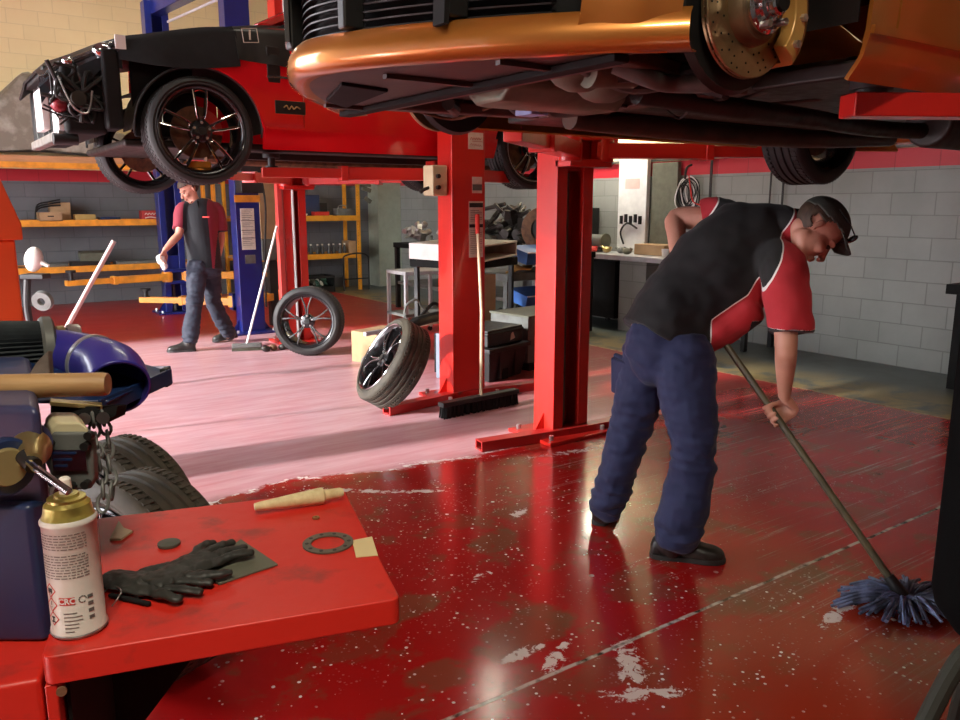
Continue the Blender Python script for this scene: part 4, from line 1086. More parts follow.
# true ground points below the boot
gp = lambda px,py: (lambda w_: V((CY*w_.x-SY*w_.y-R0, SY*w_.x+CY*w_.y-F0, 0)))(onz(px,py,0))
heR, toR = gp(650,556), gp(724,562); heL = gp(598,526); toL = gp(610,509)
for h_, t2, a_ in ((heR,toR,anR),(heL,heL+(toL-heL).normalized()*.28,anL)):
    b_ = MB(); boot(b_, h_, t2, ankle=a_, s=1.12); bo = fuse(b_, 'boot', M['boot'], wk, .006, 2)
    s_ = MB(); sole(s_, h_, t2, 1.05); s_.build('sole', M['rubber'], bo, bevel=.004)
    lc = MB(); d_ = (t2-h_).normalized(); l_ = V((0,0,1)).cross(d_)
    for k in range(4):
        p = h_+d_*(.115+k*.026)+V((0,0,.142-k*.018)); lc.tube(spline([p-l_*.035-V((0,0,.015)),p+V((0,0,.004)),p+l_*.035-V((0,0,.015))],3), .003, 5)
    lc.build('laces', M['matblack'], bo)
# polo shirt
sp_pts = [a[0] for a in spine]
def sdline(v, p, q_):   # signed distance in the view plane, positive to the right of / below the line
    d = V((q_.x-p.x, 0, q_.z-p.z)).normalized(); w_ = V((v.x-p.x, 0, v.z-p.z)); return -(d.x*w_.z-d.z*w_.x)
A0, A1 = q(797,234,3.08), q(763,300,3.08); B0, B1 = q(704,326,3.28), q(766,286,3.2)
hemz = q(790,326,3.1).z; C0 = q(713,230,3.42)
def pat(v):
    if v.z < hemz-.004 and v.x > q(766,330,3.1).x: return -.02 if v.z < hemz-.008 else 0
    a = -sdline(v, A0, A1)
    b = min(sdline(v, B0, B1), v.x-q(707,330,3.35).x, (v.y < 1)*1.0)
    if v.y > .12 and v.x < q(760,300,3.3).x: b = -.02
    c = min(sdline(v, q(719,204,3.42), q(707,226,3.42)), v.z-q(700,225,3.42).z, v.y-q(720,215,3.405).y)
    return max(a, b, c)
S_ = MB()
def big(st, d): return [(p, a+d, b+d) for p, a, b in st]
shst = [(q(658,342,3.44),.178,.155),(q(668,328,3.44),.190,.160),(q(690,302,3.42),.205,.150),(q(716,277,3.39),.222,.145),(q(742,254,3.36),.222,.135),(q(763,239,3.33),.190,.115),(q(782,228,3.30),.105,.085),(q(792,226,3.27),.074,.070),(q(797,226,3.26),.064,.062)]
limb(S_, smooth_st(shst,4), LAT, n=32, ends=False)
limb(S_, smooth_st([(q(766,254,3.30),.085,.08),(shR+V((-.005,.01,.0)),.092,.085),(q(788,300,3.12),.090,.080),(q(790,333,3.10),.088,.078)],4), V((1,0,0)), ends=False)
limb(S_, smooth_st([(q(738,232,3.42),.09,.08),(shL+V((0,0,.01)),.085,.075),(q(702,217,3.54),.078,.068)],4), V((0,0,1)), ends=False)
# belly hanging loose and tail
limb(S_, smooth_st([(q(706,338,3.40),.075,.10),(q(722,326,3.38),.085,.12),(q(748,308,3.34),.075,.10)],4), V((.6,-.2,-.75)), n=20)
def shw(v, n_): return .011*noise.noise(V((v.x*6+v.z*4, v.y*6, v.z*5-v.x*4)))+.007*noise.noise(V((v.x*5-v.z*16, v.y*7, v.z*5+v.x*13)))+.003*noise.noise(v*22)
sh = fuse(S_, 'polo_shirt', shirt_mat('worker polo', (.0055,.0055,.006), (.50,.018,.03)), wk, .0065, 5, wrinkle=shw, attr=pat)
cl = MB(); limb(cl, [(q(792,227,3.275),.078,.074),(q(799,226,3.255),.070,.067),(q(804,226,3.24),.062,.060)], LAT, ends=False); cl.build('collar', M['matblack'], sh)
# hair, cap, sunglasses
T3 = TH
h_ = shell(MB(), (-.006,0,.044), (.1035,.0815,.090), T3, lambda c: (c.z < .075 and c.x < -.012+.35*(c.z-.0) and c.z > -.052 and not (abs(c.y) > .06 and c.z < .022 and c.x > -.05)))
solid(h_.build('hair', M['hair'], wk), .004)
c_ = shell(MB(), (-.003,0,.050), (.1085,.088,.094), T3, lambda c: c.z > .045+.28*max(0,c.x)-.10*max(0,-c.x))
cp = solid(c_.build('cap', mat('charcoal cap cloth', (.045,.05,.042), .85, 0, (.065,.07,.058), 9, bump=.3, bscale=200), wk), .004)
rows = []
for i in range(9):
    x = .085+.085*i/8; row = []
    for j in range(13):
        u = -1+j/6; ww = .074*(1-.25*(i/8)**2)
        xx = x-.045*u*u*(1-.2*i/8)-.01; zz = .082-.16*(x-.085)-.020*u*u
        row.append(T3@V((xx, u*ww, zz)))
    rows.append(row)
MB().sheet(rows, .004).build('brim', bpy.data.materials['charcoal cap cloth'], cp)
MB().ell(T3@V((-.003,0,.145)), (.008,.008,.008)).build('cap_button', M['matblack'], cp)
g_ = MB()
for s__ in (-1,1):
    g_.ell(T3@V((.108,s__*.034,.100)), (.012,.030,.020), rot=TH.to_3x3())
    g_.tube([T3@V((.100,s__*.062,.100)),T3@V((.06,s__*.082,.098)),T3@V((-.02,s__*.090,.090))], .003, 6)
g_.tube([T3@V((.116,-.010,.100)),T3@V((.116,.010,.100))], .004, 6)
g_.build('sunglasses', M['glass'], cp)
e_ = MB()
for s__ in (-1,1): e_.ell(T3@V((.0855,s__*.031,.0)), (.010,.014,.007), rot=TH.to_3x3())
for s__ in (-1,1): e_.tube([T3@V((.099,s__*.016,.019)),T3@V((.100,s__*.030,.023)),T3@V((.088,s__*.046,.018))], .0035, 6)
e_.build('eyes_and_brows', M['hair'], wk)

# the mop itself
mt = wk.matrix_basis.copy()
def w3(p): return V((CY*(p.x+R0)+SY*(p.y+F0), CY*(p.y+F0)-SY*(p.x+R0), p.z))
mp = thing('mop', 'long handled floor mop with a wet blue-grey head held by the bending man', 'mop', w3(mop_bot)*1.0)
mw = w3(mop_bot)
a_ = w3(mop_top)-mw; b_ = V((0,0,0))
MB().tube([a_, a_*.5, b_], .0145, 12).build('handle', mat('olive painted handle', (.10,.085,.045), .4, 0, (.06,.05,.03), 12), mp)
dn = (b_-a_).normalized()
MB().cyl(b_-dn*.10, b_+dn*.03, .020, .030, n=16).build('socket', M['black'], mp)
random.seed(5); st_ = MB()
sd = V((CY,-SY,0)); fd = V((SY,CY,0))
for i in range(150):
    a = 2*PI*i/150; k = random.uniform(.5,1); L_ = random.uniform(.13,.25)
    ex = sd*math.cos(a)*L_*1.15+fd*math.sin(a)*L_*.75+V((0,0,-mw.z+.012+random.uniform(0,.03)))
    md = ex*.5+V((0,0,.012+random.uniform(0,.03)))+V((0,0,-mw.z*.05))
    st_.tube(spline([dn*.01, md, ex+V((random.uniform(-.02,.02),random.uniform(-.02,.02),0))],4), .006, 5)
so_ = st_.build('mop_strands', mat('wet blue mop yarn', (.16,.20,.36), .55, 0, (.05,.06,.10), 16, .4, .6), mp); so_['kind'] = 'stuff'
MB().ell(dn*.015, (.045,.045,.04)).build('strand_clamp', mat('blue clamp', (.06,.09,.22), .5), mp)

# ---------------------------------------------------------------- the man walking
R1, F1 = (203-480)/FPX*8.45, 8.34
def k_(px, py, D=8.45): r = rfz(px, py, D); return V((r.x-R1, r.y-F1, r.z))
wm = thing('person', 'person walking with a white cloth in hand, wearing dark polo with maroon sleeves', 'person', (CY*R1+SY*F1, CY*F1-SY*R1, 0), -YAW)
B = MB(); lat = V((.85,.5,0))
limb(B, smooth_st([(k_(205,268),.155,.115),(k_(203,250),.145,.105),(k_(201,232),.155,.11),(k_(200,212),.175,.115),(k_(198,205),.16,.095)],4), lat, n=24)
limb(B, [(k_(197,206),.058),(k_(193,198,8.40),.054),(k_(191,192,8.38),.054)])
Tm = frame_mat(k_(190,190,8.38), V((-.72,-.62,-.45)), V((-.28,-.15,.95)))
head_mesh(B, Tm)
sL, eL, wL_ = k_(182,210,8.34), k_(179,234,8.28), k_(165,250,8.15)
sR, eR, wR_ = k_(217,210,8.55), k_(221,238,8.60), k_(218,258,8.55)
limb(B, smooth_st([(sL,.052),(sL.lerp(eL,.5),.046),(eL,.040),(eL.lerp(wL_,.4),.039),(wL_,.027)],3))
limb(B, smooth_st([(sR,.052),(sR.lerp(eR,.5),.046),(eR,.042),(eR.lerp(wR_,.4),.040),(wR_,.028)],3))
open_hand(B, wL_, V((-.35,-.3,-.9)), V((-.8,.3,.2)), .7)
open_hand(B, wR_, V((-.25,0,-1)), V((.9,.1,0)), .4, side=-1)
hr, hl_ = k_(198,268,8.38), k_(210,268,8.52)
kr, kl = k_(194,306,8.30), k_(214,303,8.62)
ar, al = k_(190,342,8.28), k_(229,336,8.80)
limb(B, smooth_st([(hr,.08),(kr,.055),(kr.lerp(ar,.35),.055),(ar,.04)],3)); limb(B, smooth_st([(hl_,.08),(kl,.055),(kl.lerp(al,.35),.055),(al,.04)],3))
fuse(B, 'body', M['skin'], wm, .006, 3)
T_ = MB()
limb(T_, smooth_st([(k_(205,262),.165,.125),(k_(205,272),.17,.13)],3), lat, n=24)
limb(T_, smooth_st([(hr+V((0,0,.03)),.105,.11),(hr.lerp(kr,.5),.098),(kr,.082),(kr.lerp(ar,.5),.084),(ar+V((0,0,.02)),.080)],4))
limb(T_, smooth_st([(hl_+V((0,0,.03)),.105,.11),(hl_.lerp(kl,.5),.098),(kl,.082),(kl.lerp(al,.5),.082),(al+V((0,0,.03)),.076)],4))
fuse(T_, 'trousers', mat('charcoal blue trousers', (.018,.023,.04), .8, 0, (.03,.035,.055), 8, bump=.1, bscale=200), wm, .010, 4, wrinkle=lambda v,n_: trw(v,n_)*1.1)
S_ = MB()
limb(S_, smooth_st([(k_(205,270),.185,.14),(k_(204,255),.172,.13),(k_(201,232),.18,.13),(k_(200,214),.195,.13),(k_(199,206),.17,.11),(k_(197,202),.08,.08)],4), lat, n=28, ends=False)
limb(S_, smooth_st([(k_(188,208,8.38),.07),(sL,.072),(k_(180,225,8.32),.072),(k_(179,230,8.30),.072)],4), ends=False)
limb(S_, smooth_st([(k_(211,208,8.5),.07),(sR,.075),(k_(220,225,8.57),.075),(k_(221,232,8.58),.075)],4), ends=False)
def pat2(v):
    r1, r2 = k_(209,204,8.45), k_(214,262,8.45); l1 = k_(186,206,8.36)
    if v.z < k_(220,230,8.58).z+.0 and (v.x > k_(217,230).x or v.x < k_(184,230,8.3).x): return -.03
    lim = r1.x+(r1.z-v.z)*.10+.0; return max(v.x-lim, l1.x-v.x if v.z > k_(180,229,8.3).z else -1)
ss = fuse(S_, 'polo_shirt', shirt_mat('walking polo', (.006,.007,.010), (.22,.010,.03), w=.0), wm, .009, 4, wrinkle=lambda v,n_: .004*noise.noise(v*9), attr=pat2)
for s__ in (-1,1):
    c0 = k_(196,203,8.40); c0 = c0+V((s__*.045,0,0))
    MB().sheet([[c0+V((0,.04,.03)), c0+V((s__*.03,.0,.0))],[c0+V((-s__*.02,-.06,.02)), c0+V((s__*.005,-.085,-.05))]], .006).build('collar', M['matblack'], ss)
h_ = shell(MB(), (-.006,0,.050), (.106,.084,.095), Tm, lambda c: c.z > .062 or (c.x < -.01 and c.z > -.05 and not (abs(c.y) > .06 and c.z < .02 and c.x > -.04)))
solid(h_.build('hair', M['hair'], wm), .006)
e_ = MB()
for s__ in (-1,1): e_.ell(Tm@V((.0865,s__*.031,.0)), (.010,.013,.006), rot=Tm.to_3x3())
e_.build('eyes', M['hair'], wm)
MB().ell(k_(204,238,8.32), (.002,.002,.002)); lgx = MB(); lgx.box(k_(206,217,8.30), (.07,.006,.012)); lgx.build('chest_logo', M['redink'], ss)
gw = lambda px,py: (lambda w_: V((CY*w_.x-SY*w_.y-R1, SY*w_.x+CY*w_.y-F1, 0)))(onz(px,py,0))
hA = gw(196,351); tA = hA+V((-.27,-.07,0)); hB = gw(238,341)+V((0,.0,.045)); tB = hB+V((-.25,-.09,-.04))
for h0, t0, a0, up in ((hA,tA,ar,(0,0,1)),(hB,tB,al,(0,0,1))):
    b_ = MB(); boot(b_, h0, t0, ankle=a0, s=1.1, up=up); bo = fuse(b_, 'boot', M['boot'], wm, .008, 2)
    s_ = MB(); sole(s_, h0, t0, 1.05); s_.build('sole', M['rubber'], bo)
rg = MB(); cpt = w3(V((0,0,0)))
pw = V((CY*R1+SY*F1, CY*F1-SY*R1, 0))
def w4(p): return V((CY*(p.x+R1)+SY*(p.y+F1), CY*(p.y+F1)-SY*(p.x+R1), p.z))
hp = w4(wL_+V((-.03,-.03,-.10)))
rg.ell((0,0,0), (.045,.04,.05)); rg.ell((.02,-.01,-.055), (.035,.03,.05)); rg.ell((-.02,.01,.03), (.03,.03,.03))
rag = fuse(rg, 'cloth', M['white'], None, .006, 3, wrinkle=lambda v,n_: .012*noise.noise(v*32))
rag.location = hp; tag(rag, 'crumpled white cloth held in the walking man\'s hand', 'cloth')
# ================================================================ racking along the back wall
def rack(label, x0, x1, levels, m, m_up, top_board=False, y0=12.92, y1=13.5, h=2.0, holes=True, group=None):
    t = thing('storage_rack', label, 'rack', (x0,y0,0))
    W_, D_ = x1-x0, y1-y0
    for x in (0.02, W_-.02):
        for y in (0.02, D_-.02):
            u = MB(); u.b2((x-.03,y-.006,0),(x+.03,y+.006,h)); u.b2((x-.006 if x > .1 else x-.03,y-.03,0),(x+.03 if x > .1 else x+.006,y+.03,h))
            p = u.build('upright', m_up, t)
            if holes and y < .1 and x > .1:
                k = MB()
                for i in range(int(h/.05)-1): k.box((x,y-.0075,.05+i*.05), (.016,.003,.022))
                k.build('slots', M['matblack'], p)
    for z in levels:
        for y in (.0, D_): MB().b2((0,y-.018,z-.055),(W_,y+.018,z+.035)).build('beam', m, t, bevel=.004)
        MB().b2((.02,.02,z),(W_-.02,D_-.02,z+.022)).build('shelf_board', M['timber'], t)
    return t
rA = rack('long amber shelving under the plastic-wrapped pile, left of the blue posts', .2, 3.95, (.58,1.24), M['amber'], M['amber'], h=2.1, holes=False)
MB().b2((-.02,-.05,2.06),(3.75,.6,2.16)).build('top_deck', M['timber'], rA, bevel=.006)
MB().b2((-.02,-.06,1.99),(3.75,-.02,2.07)).build('top_beam', M['amber'], rA)
rB = rack('short yellow rack with slotted uprights beside the pale corner pilaster', 4.25, 6.46, (.62,1.27), M['yellow'], M['yellow'], h=2.02)
def B_(name, label, cat, lo, hi, m, group=None, bev=.006, rz=0):
    c = (V(lo)+V(hi))/2; d = V(hi)-V(lo); o = MB().box((0,0,d.z/2), d).build(name, m, None, bevel=bev); o.location = (c.x,c.y,lo[2]); o.rotation_euler = (0,0,rz)
    return tag(o, label, cat, group)
# wrapped pile on the top deck
rows = []
random.seed(9)
def hgt(u, v): return (.12+.98*math.exp(-((u-.43)/.19)**2)+.35*math.exp(-((u-.12)/.16)**2)+.25*math.exp(-((u-.75)/.2)**2))*(1-.5*abs(2*v-1)**2.5)+.06*noise.noise(V((u*9,v*6,1)))+.03*noise.noise(V((u*22,v*15,2)))
rows = [[(.35+2.85*u_/40, 12.93+.55*v_/14, 2.165+max(.0,hgt(u_/40,v_/14))*min(1,u_/3,(40-u_)/3)*min(1,(v_+.15)*.9,(14-v_+.15)*.9)) for v_ in range(15)] for u_ in range(41)]
tp = MB().sheet(rows, .01).build('plastic_wrapped_pile', M['tarp'])
tag(tp, 'pile wrapped in dusty plastic sheet on top of the long shelving', 'wrapped pile')
SH, SL = 1.262, .602
# upper shelf, left
t = thing('cardboard_box', 'small open cardboard box with a hand slot on the upper amber shelf', 'box', (1.62,13.0,SH))
b = MB(); b.b2((-.15,-.10,0),(.15,.14,.01)); b.b2((-.15,-.10,0),(-.143,.14,.12)); b.b2((.143,-.10,0),(.15,.14,.12)); b.b2((-.15,-.10,0),(.15,-.093,.12)); b.b2((-.15,.133,0),(.15,.14,.12))
b.build('box_body', M['card'], t); MB().b2((-.04,-.103,.06),(.04,-.10,.075)).build('hand_slot', M['matblack'], t)
B_('cardboard_box', 'beige vented case standing behind the open cardboard box', 'case', (1.66,13.22,SH), (1.93,13.40,SH+.26), M['card'])
B_('tan_carton', 'flat tan carton right of the open box on the upper shelf', 'carton', (1.95,13.0,SH), (2.22,13.2,SH+.09), mat('ochre carton', (.42,.28,.09), .8))
B_('blue_tray', 'flat dark blue tray lying on the upper shelf', 'tray', (2.28,13.0,SH), (2.56,13.2,SH+.05), M['navy'])
t = thing('red_carton', 'red carton with pale scribbled print near the blue post on the shelf', 'carton', (3.02,13.05,SH))
MB().b2((-.16,-.07,0),(.16,.12,.14)).build('carton_body', mat('red carton', (.40,.03,.03), .6), t, bevel=.004)
k = MB(); k.tube(spline([(-.12+.022*i,-.073,.09+(.014 if i%2 else -.012)) for i in range(11)],3), .005, 5); k.ell((.12,-.073,.035),(.012,.003,.012)); k.tube(spline([(-.12,-.073,.03),(-.04,-.073,.045),(.05,-.073,.03),(.12,-.073,.04)],4), .006, 5); k.build('printed_script', M['paper'], t)
B_('yellow_carton', 'small ochre carton right of the red carton', 'carton', (3.22,13.05,SH), (3.40,13.25,SH+.17), mat('dull yellow carton', (.34,.27,.07), .7))
k = MB()
for i in range(3): k.tube(spline([(1.45,13.15,SH+.02),(1.50,13.2,SH+.22-.03*i),(1.66,13.2,SH+.27-.03*i),(1.80,13.2,SH+.30-.04*i)],5), .012, 6)
tag(k.build('coiled_cable', M['black']), 'black cable draped behind the open cardboard box', 'cable')
# lower shelf, left
t = thing('tool_case', 'dark grey tool case with a raised lid on the lower amber shelf', 'case', (2.1,13.1,SL))
MB().b2((-.26,-.12,0),(.26,.14,.07)).build('case_base', M['black'], t, bevel=.01); MB().box((.05,.02,.14),(.36,.18,.12),(.2,0,0)).build('case_lid', M['olive'], t, bevel=.01)
B_('metal_tray', 'shallow dark metal tray left of the dark tool case', 'tray', (1.45,13.0,SL), (1.80,13.3,SL+.05), M['graymetal'])
B_('metal_tray', 'shallow dark metal tray right of the dark tool case', 'tray', (2.45,13.0,SL), (3.1,13.3,SL+.05), M['graymetal'])
# right rack contents
B_('blue_crate', 'dark blue crate at the back of the yellow rack, upper shelf', 'crate', (5.15,13.2,1.292), (5.85,13.46,1.66), M['navy'], bev=.02)
t = thing('book_pile', 'small pile of open manuals on the upper yellow shelf', 'manuals', (5.42,13.02,1.292))
for i, (x, c, w_) in enumerate(((-.12,'paper',.36),(-.08,'white',.30),(-.14,'card',.28))): MB().box((x,.0,.012+i*.024),(w_,.2,.022),(0,0,.1*i)).build('manual', M[c], t)
B_('red_tool', 'red plastic tool case beside the manuals on the yellow rack', 'case', (5.66,12.98,1.292), (5.92,13.16,1.37), M['redink'])
B_('book', 'dark tilted book leaning beside the red tool case', 'book', (5.80,13.22,1.292), (5.99,13.27,1.52), M['black'])
t = thing('toolbox', 'steel toolbox at the right end of the upper yellow shelf', 'toolbox', (6.22,13.1,1.292))
MB().b2((-.14,-.09,0),(.14,.09,.13)).build('box_body', M['graymetal'], t, bevel=.008); MB().tube(spline([(-.08,0,.13),(-.06,0,.18),(.06,0,.18),(.08,0,.13)],4), .008, 6).build('handle', M['steel'], t)
random.seed(21)
bot = thing('oil_bottle', 'small dark bottles in a row on the lower yellow shelf', 'bottle', (5.05,13.0,.642), 0, 'bottles on the lower yellow shelf')
MB().lathe([(0,0),(.032,0),(.034,.01),(.034,.11),(.014,.14),(.014,.16),(0,.16)], n=16).build('bottle_body', mat('smoky bottle', (.06,.06,.055), .3), bot)
MB().cyl((0,0,.155),(0,0,.18), .017, n=12).build('cap', M['paper'], bot)
for i in range(1, 12):
    c = copy_tree(bot); c.location = (5.05+i*.105, 12.99+.04*(i%2), .642)
B_('cardboard_box', 'brown box at the right end of the lower yellow shelf', 'box', (6.28,13.0,.642), (6.42,13.3,.86), M['card'])
t = thing('wire_crate', 'black crate of green and white rags on the floor below the yellow rack', 'crate', (5.5,13.05,0))
c = MB(); c.b2((-.42,-.2,0),(.42,.2,.02)); c.b2((-.42,-.2,0),(-.40,.2,.28)); c.b2((.40,-.2,0),(.42,.2,.28)); c.b2((-.42,-.2,0),(.42,-.185,.10)); c.b2((-.42,-.2,.24),(.42,-.185,.28)); c.b2((-.42,.185,0),(.42,.2,.28))
c.build('crate_body', M['black'], t, bevel=.004)
k = MB()
for i in range(26): k.ell((random.uniform(-.33,.33),random.uniform(-.12,.1),random.uniform(.06,.22)), (random.uniform(.04,.09),random.uniform(.03,.05),random.uniform(.02,.05)), rot=(random.random(),random.random(),random.random()), n=8, mi=i%3)
rg = k.build('rags', [M['olive'], mat('green rag', (.05,.12,.08), .9), M['paper']], t); rg['kind'] = 'stuff'
t = thing('hand_truck', 'dark tubular trolley frame in front of the slotted yellow upright', 'trolley', (6.3,12.7,0))
MB().tube(spline([(-.28,0,.02),(-.28,0,.5),(-.25,0,.62),(0,0,.66),(.17,0,.62),(.2,0,.5),(.2,0,.02)],5), .014, 8).build('frame', M['black'], t)
MB().bar((-.28,0,.22),(.2,0,.22), .02,.02).build('cross_bar', M['black'], t)
MB().tube([(-.03,0,.22),(-.03,0,.66)], .010, 8).build('centre_bar', M['black'], t)
t = thing('hanging_tools', 'dark tools hung on the slotted yellow upright', 'tools', (6.5,12.88,1.45))
for i, z in enumerate((.38,.30,.12)): MB().box((.06+.02*i,-.02,z),(.2-.03*i,.05,.07),(0,.3*i,0)).build('tool', M['olive'], t, bevel=.01)
# tan cabinet between blue and red posts
t = thing('control_cabinet', 'tan steel cabinet between the blue post and the far red post', 'cabinet', (3.62,9.7,0))
MB().b2((-.16,-.12,1.08),(.16,.12,1.95)).build('cabinet_body', M['card'], t, bevel=.01); MB().b2((-.16,-.13,.82),(.16,.12,1.08)).build('lower_box', M['graymetal'], t, bevel=.01); MB().b2((-.05,-.05,0),(.05,.05,.84)).build('stand', M['black'], t)
MB().tube(spline([(-.16,-.1,1.9),(-.22,-.1,1.95),(-.2,-.1,2.1),(-.1,0,2.3)],5), .01, 6).build('conduit', M['white'], t)

# ================================================================ right wall: bench, tools, hoses
def bench(x0, x1, y0, y1, h):
    t = thing('workbench', 'long steel-topped workbench along the block wall behind the bending man', 'workbench', ((x0+x1)/2, y0, 0))
    w = (x1-x0)/2; L_ = y1-y0
    MB().b2((-w,0,h-.06),(w,L_,h)).build('steel_top', M['aluclean'], t, bevel=.004)
    for y in (.12, L_*.72, L_-.15):
        for x in (-w+.06, w-.06): MB().b2((x-.025,y-.025,0),(x+.025,y+.025,h-.06)).build('leg', M['black'], t)
    MB().b2((-w+.05,L_*.56,.12),(w-.04,L_-.2,h-.08)).build('under_cabinet', M['matblack'], t)
    return t
bench(6.86, 7.43, 5.0, 8.6, .90)
B_('block_pier', 'short pale block pier supporting the workbench', 'pier', (6.90,6.50,0), (7.38,6.93,.835), M['blocky'], bev=0)
t = thing('wall_board', 'tall white parts board with hooks standing on the workbench', 'board', (7.40,7.20,.905))
MB().b2((-.06,-.24,0),(.0,.24,1.22)).build('panel', mat('bright white board', (.85,.86,.84), .45), t, bevel=.005)
k = MB(); k.b2((-.063,-.12,.78),(-.06,.12,.90)); k.build('red_sketch_card', mat('faded poster print', (.72,.55,.50), .6), t)
for i in range(5): MB().box((-.075,-.16+i*.08,.40+.02*(i%2)),(.03,.03,.10)).build('socket_tool', M['black'], t)
MB().tube(spline([(-.08,.1,.1),(-.09,.15,.25),(-.08,.05,.36),(-.08,-.12,.30)],5), .012, 6).build('hook_cable', M['black'], t)
B_('dark_board', 'dark olive board leaning on the wall right of the white board', 'board', (7.36,6.50,.905), (7.42,6.90,1.98), M['olive'])
B_('storage_bin', 'cardboard bin on the workbench in front of the dark board', 'bin', (7.1,6.42,.905), (7.36,6.9,1.03), M['card'])
B_('storage_bin', 'cream plastic tub on the left end of the workbench', 'tub', (7.0,7.75,.905), (7.22,8.2,1.0), M['cream'])
t = thing('bench_grinder', 'black bench machine with small wheels on the workbench', 'machine', (7.15,7.62,.905))
MB().b2((-.08,-.1,0),(.08,.1,.05)).build('base', M['black'], t, bevel=.01); MB().cyl((0,-.14,.14),(0,.14,.14), .075, n=20).build('motor', M['graymetal'], t, bevel=.01)
for y in (-.18,.16): MB().cyl((0,y,.14),(0,y+.03,.14), .09, n=24).build('grinding_wheel', M['olive'], t)
t = thing('safety_dispenser', 'dark blue apparatus with a white head on the wall over the bench', 'apparatus', (7.3,8.15,.905))
MB().b2((-.05,-.08,0),(.06,.08,.36)).build('body', M['navy'], t, bevel=.02); MB().ell((0,0,.46),(.05,.07,.09)).build('white_head', M['whiteplastic'], t)
B_('black_case', 'black case standing upright beside the blue apparatus', 'case', (7.25,7.86,.905), (7.42,8.0,1.45), M['black'])
random.seed(31)
names = [('red_spray_nozzle','small red fitting among the parts on the workbench','redink'),('brass_fitting','brass fitting in front of the white board','brass'),('grey_clamp','grey clamp on the middle of the workbench','graymetal'),('olive_part','olive machine part by the white board foot','olive'),('white_cup','white cup at the near end of the workbench','white'),('steel_jar','small steel jar beside the cardboard bin','steel')]
for i, (nm, lb, mm) in enumerate(names):
    y = 7.52-i*.2; o = MB()
    if i in (4,5): o.lathe([(0,0),(.035,0),(.042,.09),(.036,.09),(.03,.01)], n=16)
    else:
        o.ell((0,0,.04),(.05,.06,.04), n=12); o.cyl((0,0,.03),(.0,.08,.07),.018,n=10); o.box((.02,-.04,.05),(.04,.03,.06),(.3,.2,.5))
    o = o.build(nm, M[mm]); o.location = (7.0+.05*(i%3), y if i < 4 else 6.36-.12*(i-4), .903); tag(o, lb, 'workshop part')
# stored things under the bench
t = thing('drum', 'dark steel drum under the workbench', 'drum', (7.1,8.75,0)); MB().lathe([(0,0),(.2,0),(.2,.6),(.19,.6),(.0,.58)], n=28).build('drum_body', M['black'], t)
# hose coil, straps
t = thing('coiled_hoses', 'tangle of coiled air hoses hung on the wall above the bench', 'hoses', (7.40,6.32,1.78))
random.seed(4)
for i in range(9):
    r_ = .10+.02*(i%4); cy = random.uniform(-.05,.05); cz = -.14-random.uniform(0,.06); k = []
    for j in range(24):
        a = 2*PI*j/24; k.append((-.03-.008*i, cy+r_*math.cos(a)*(.9+.1*math.sin(3*a+i)), cz+r_*1.25*math.sin(a)))
    MB().tube(k, .007, 6, closed=True).build('hose_loop', M['white'] if i%3 == 0 else M['black'], t)
MB().tube(spline([(-.08,-.02,.05),(-.09,-.06,-.1),(-.08,-.10,-.25),(-.09,-.25,-.30)],5), .009, 6).build('red_hose', M['redink'], t)
MB().tube(spline([(-.02,0,.16),(-.10,.0,.12),(-.12,0,.0)],5), .014, 8).build('hook', M['black'], t)
for y, lb, z0, w_ in ((6.05,'black strap hanging beside the hose coil, its hook near the bench','',.03),(5.27,'left one of the two thin black cables hanging behind the bending man','',.014),(5.12,'right one of the two thin black cables hanging behind the bending man','',.018)):
    o = MB().bar((7.40,y,2.0),(7.40,y,1.30), w_,.012, up=(1,0,0)); o.box((7.39,y,1.30),(.03,w_*2.2,.10)); tag(o.build('hanging_strap', M['black'], None), lb, 'strap')
# black stand at the right edge
t = thing('steel_stand', 'black steel stand against the block wall at the right edge', 'stand', (7.1,2.78,0))
for x in (-.2,.2):
    for y in (-.5,.27): MB().b2((x-.03,y-.03,0),(x+.03,y+.03,.80)).build('leg', M['matblack'], t)
MB().b2((-.25,-.55,.78),(.25,.38,.86)).build('stand_top', M['matblack'], t, bevel=.005)
for y in (-.5,.27): MB().b2((-.2,y-.015,.42),(.2,y+.015,.46)).build('rung', M['matblack'], t)
MB().b2((-.215,-.5,.42),(-.185,.27,.46)).build('rung', M['matblack'], t)

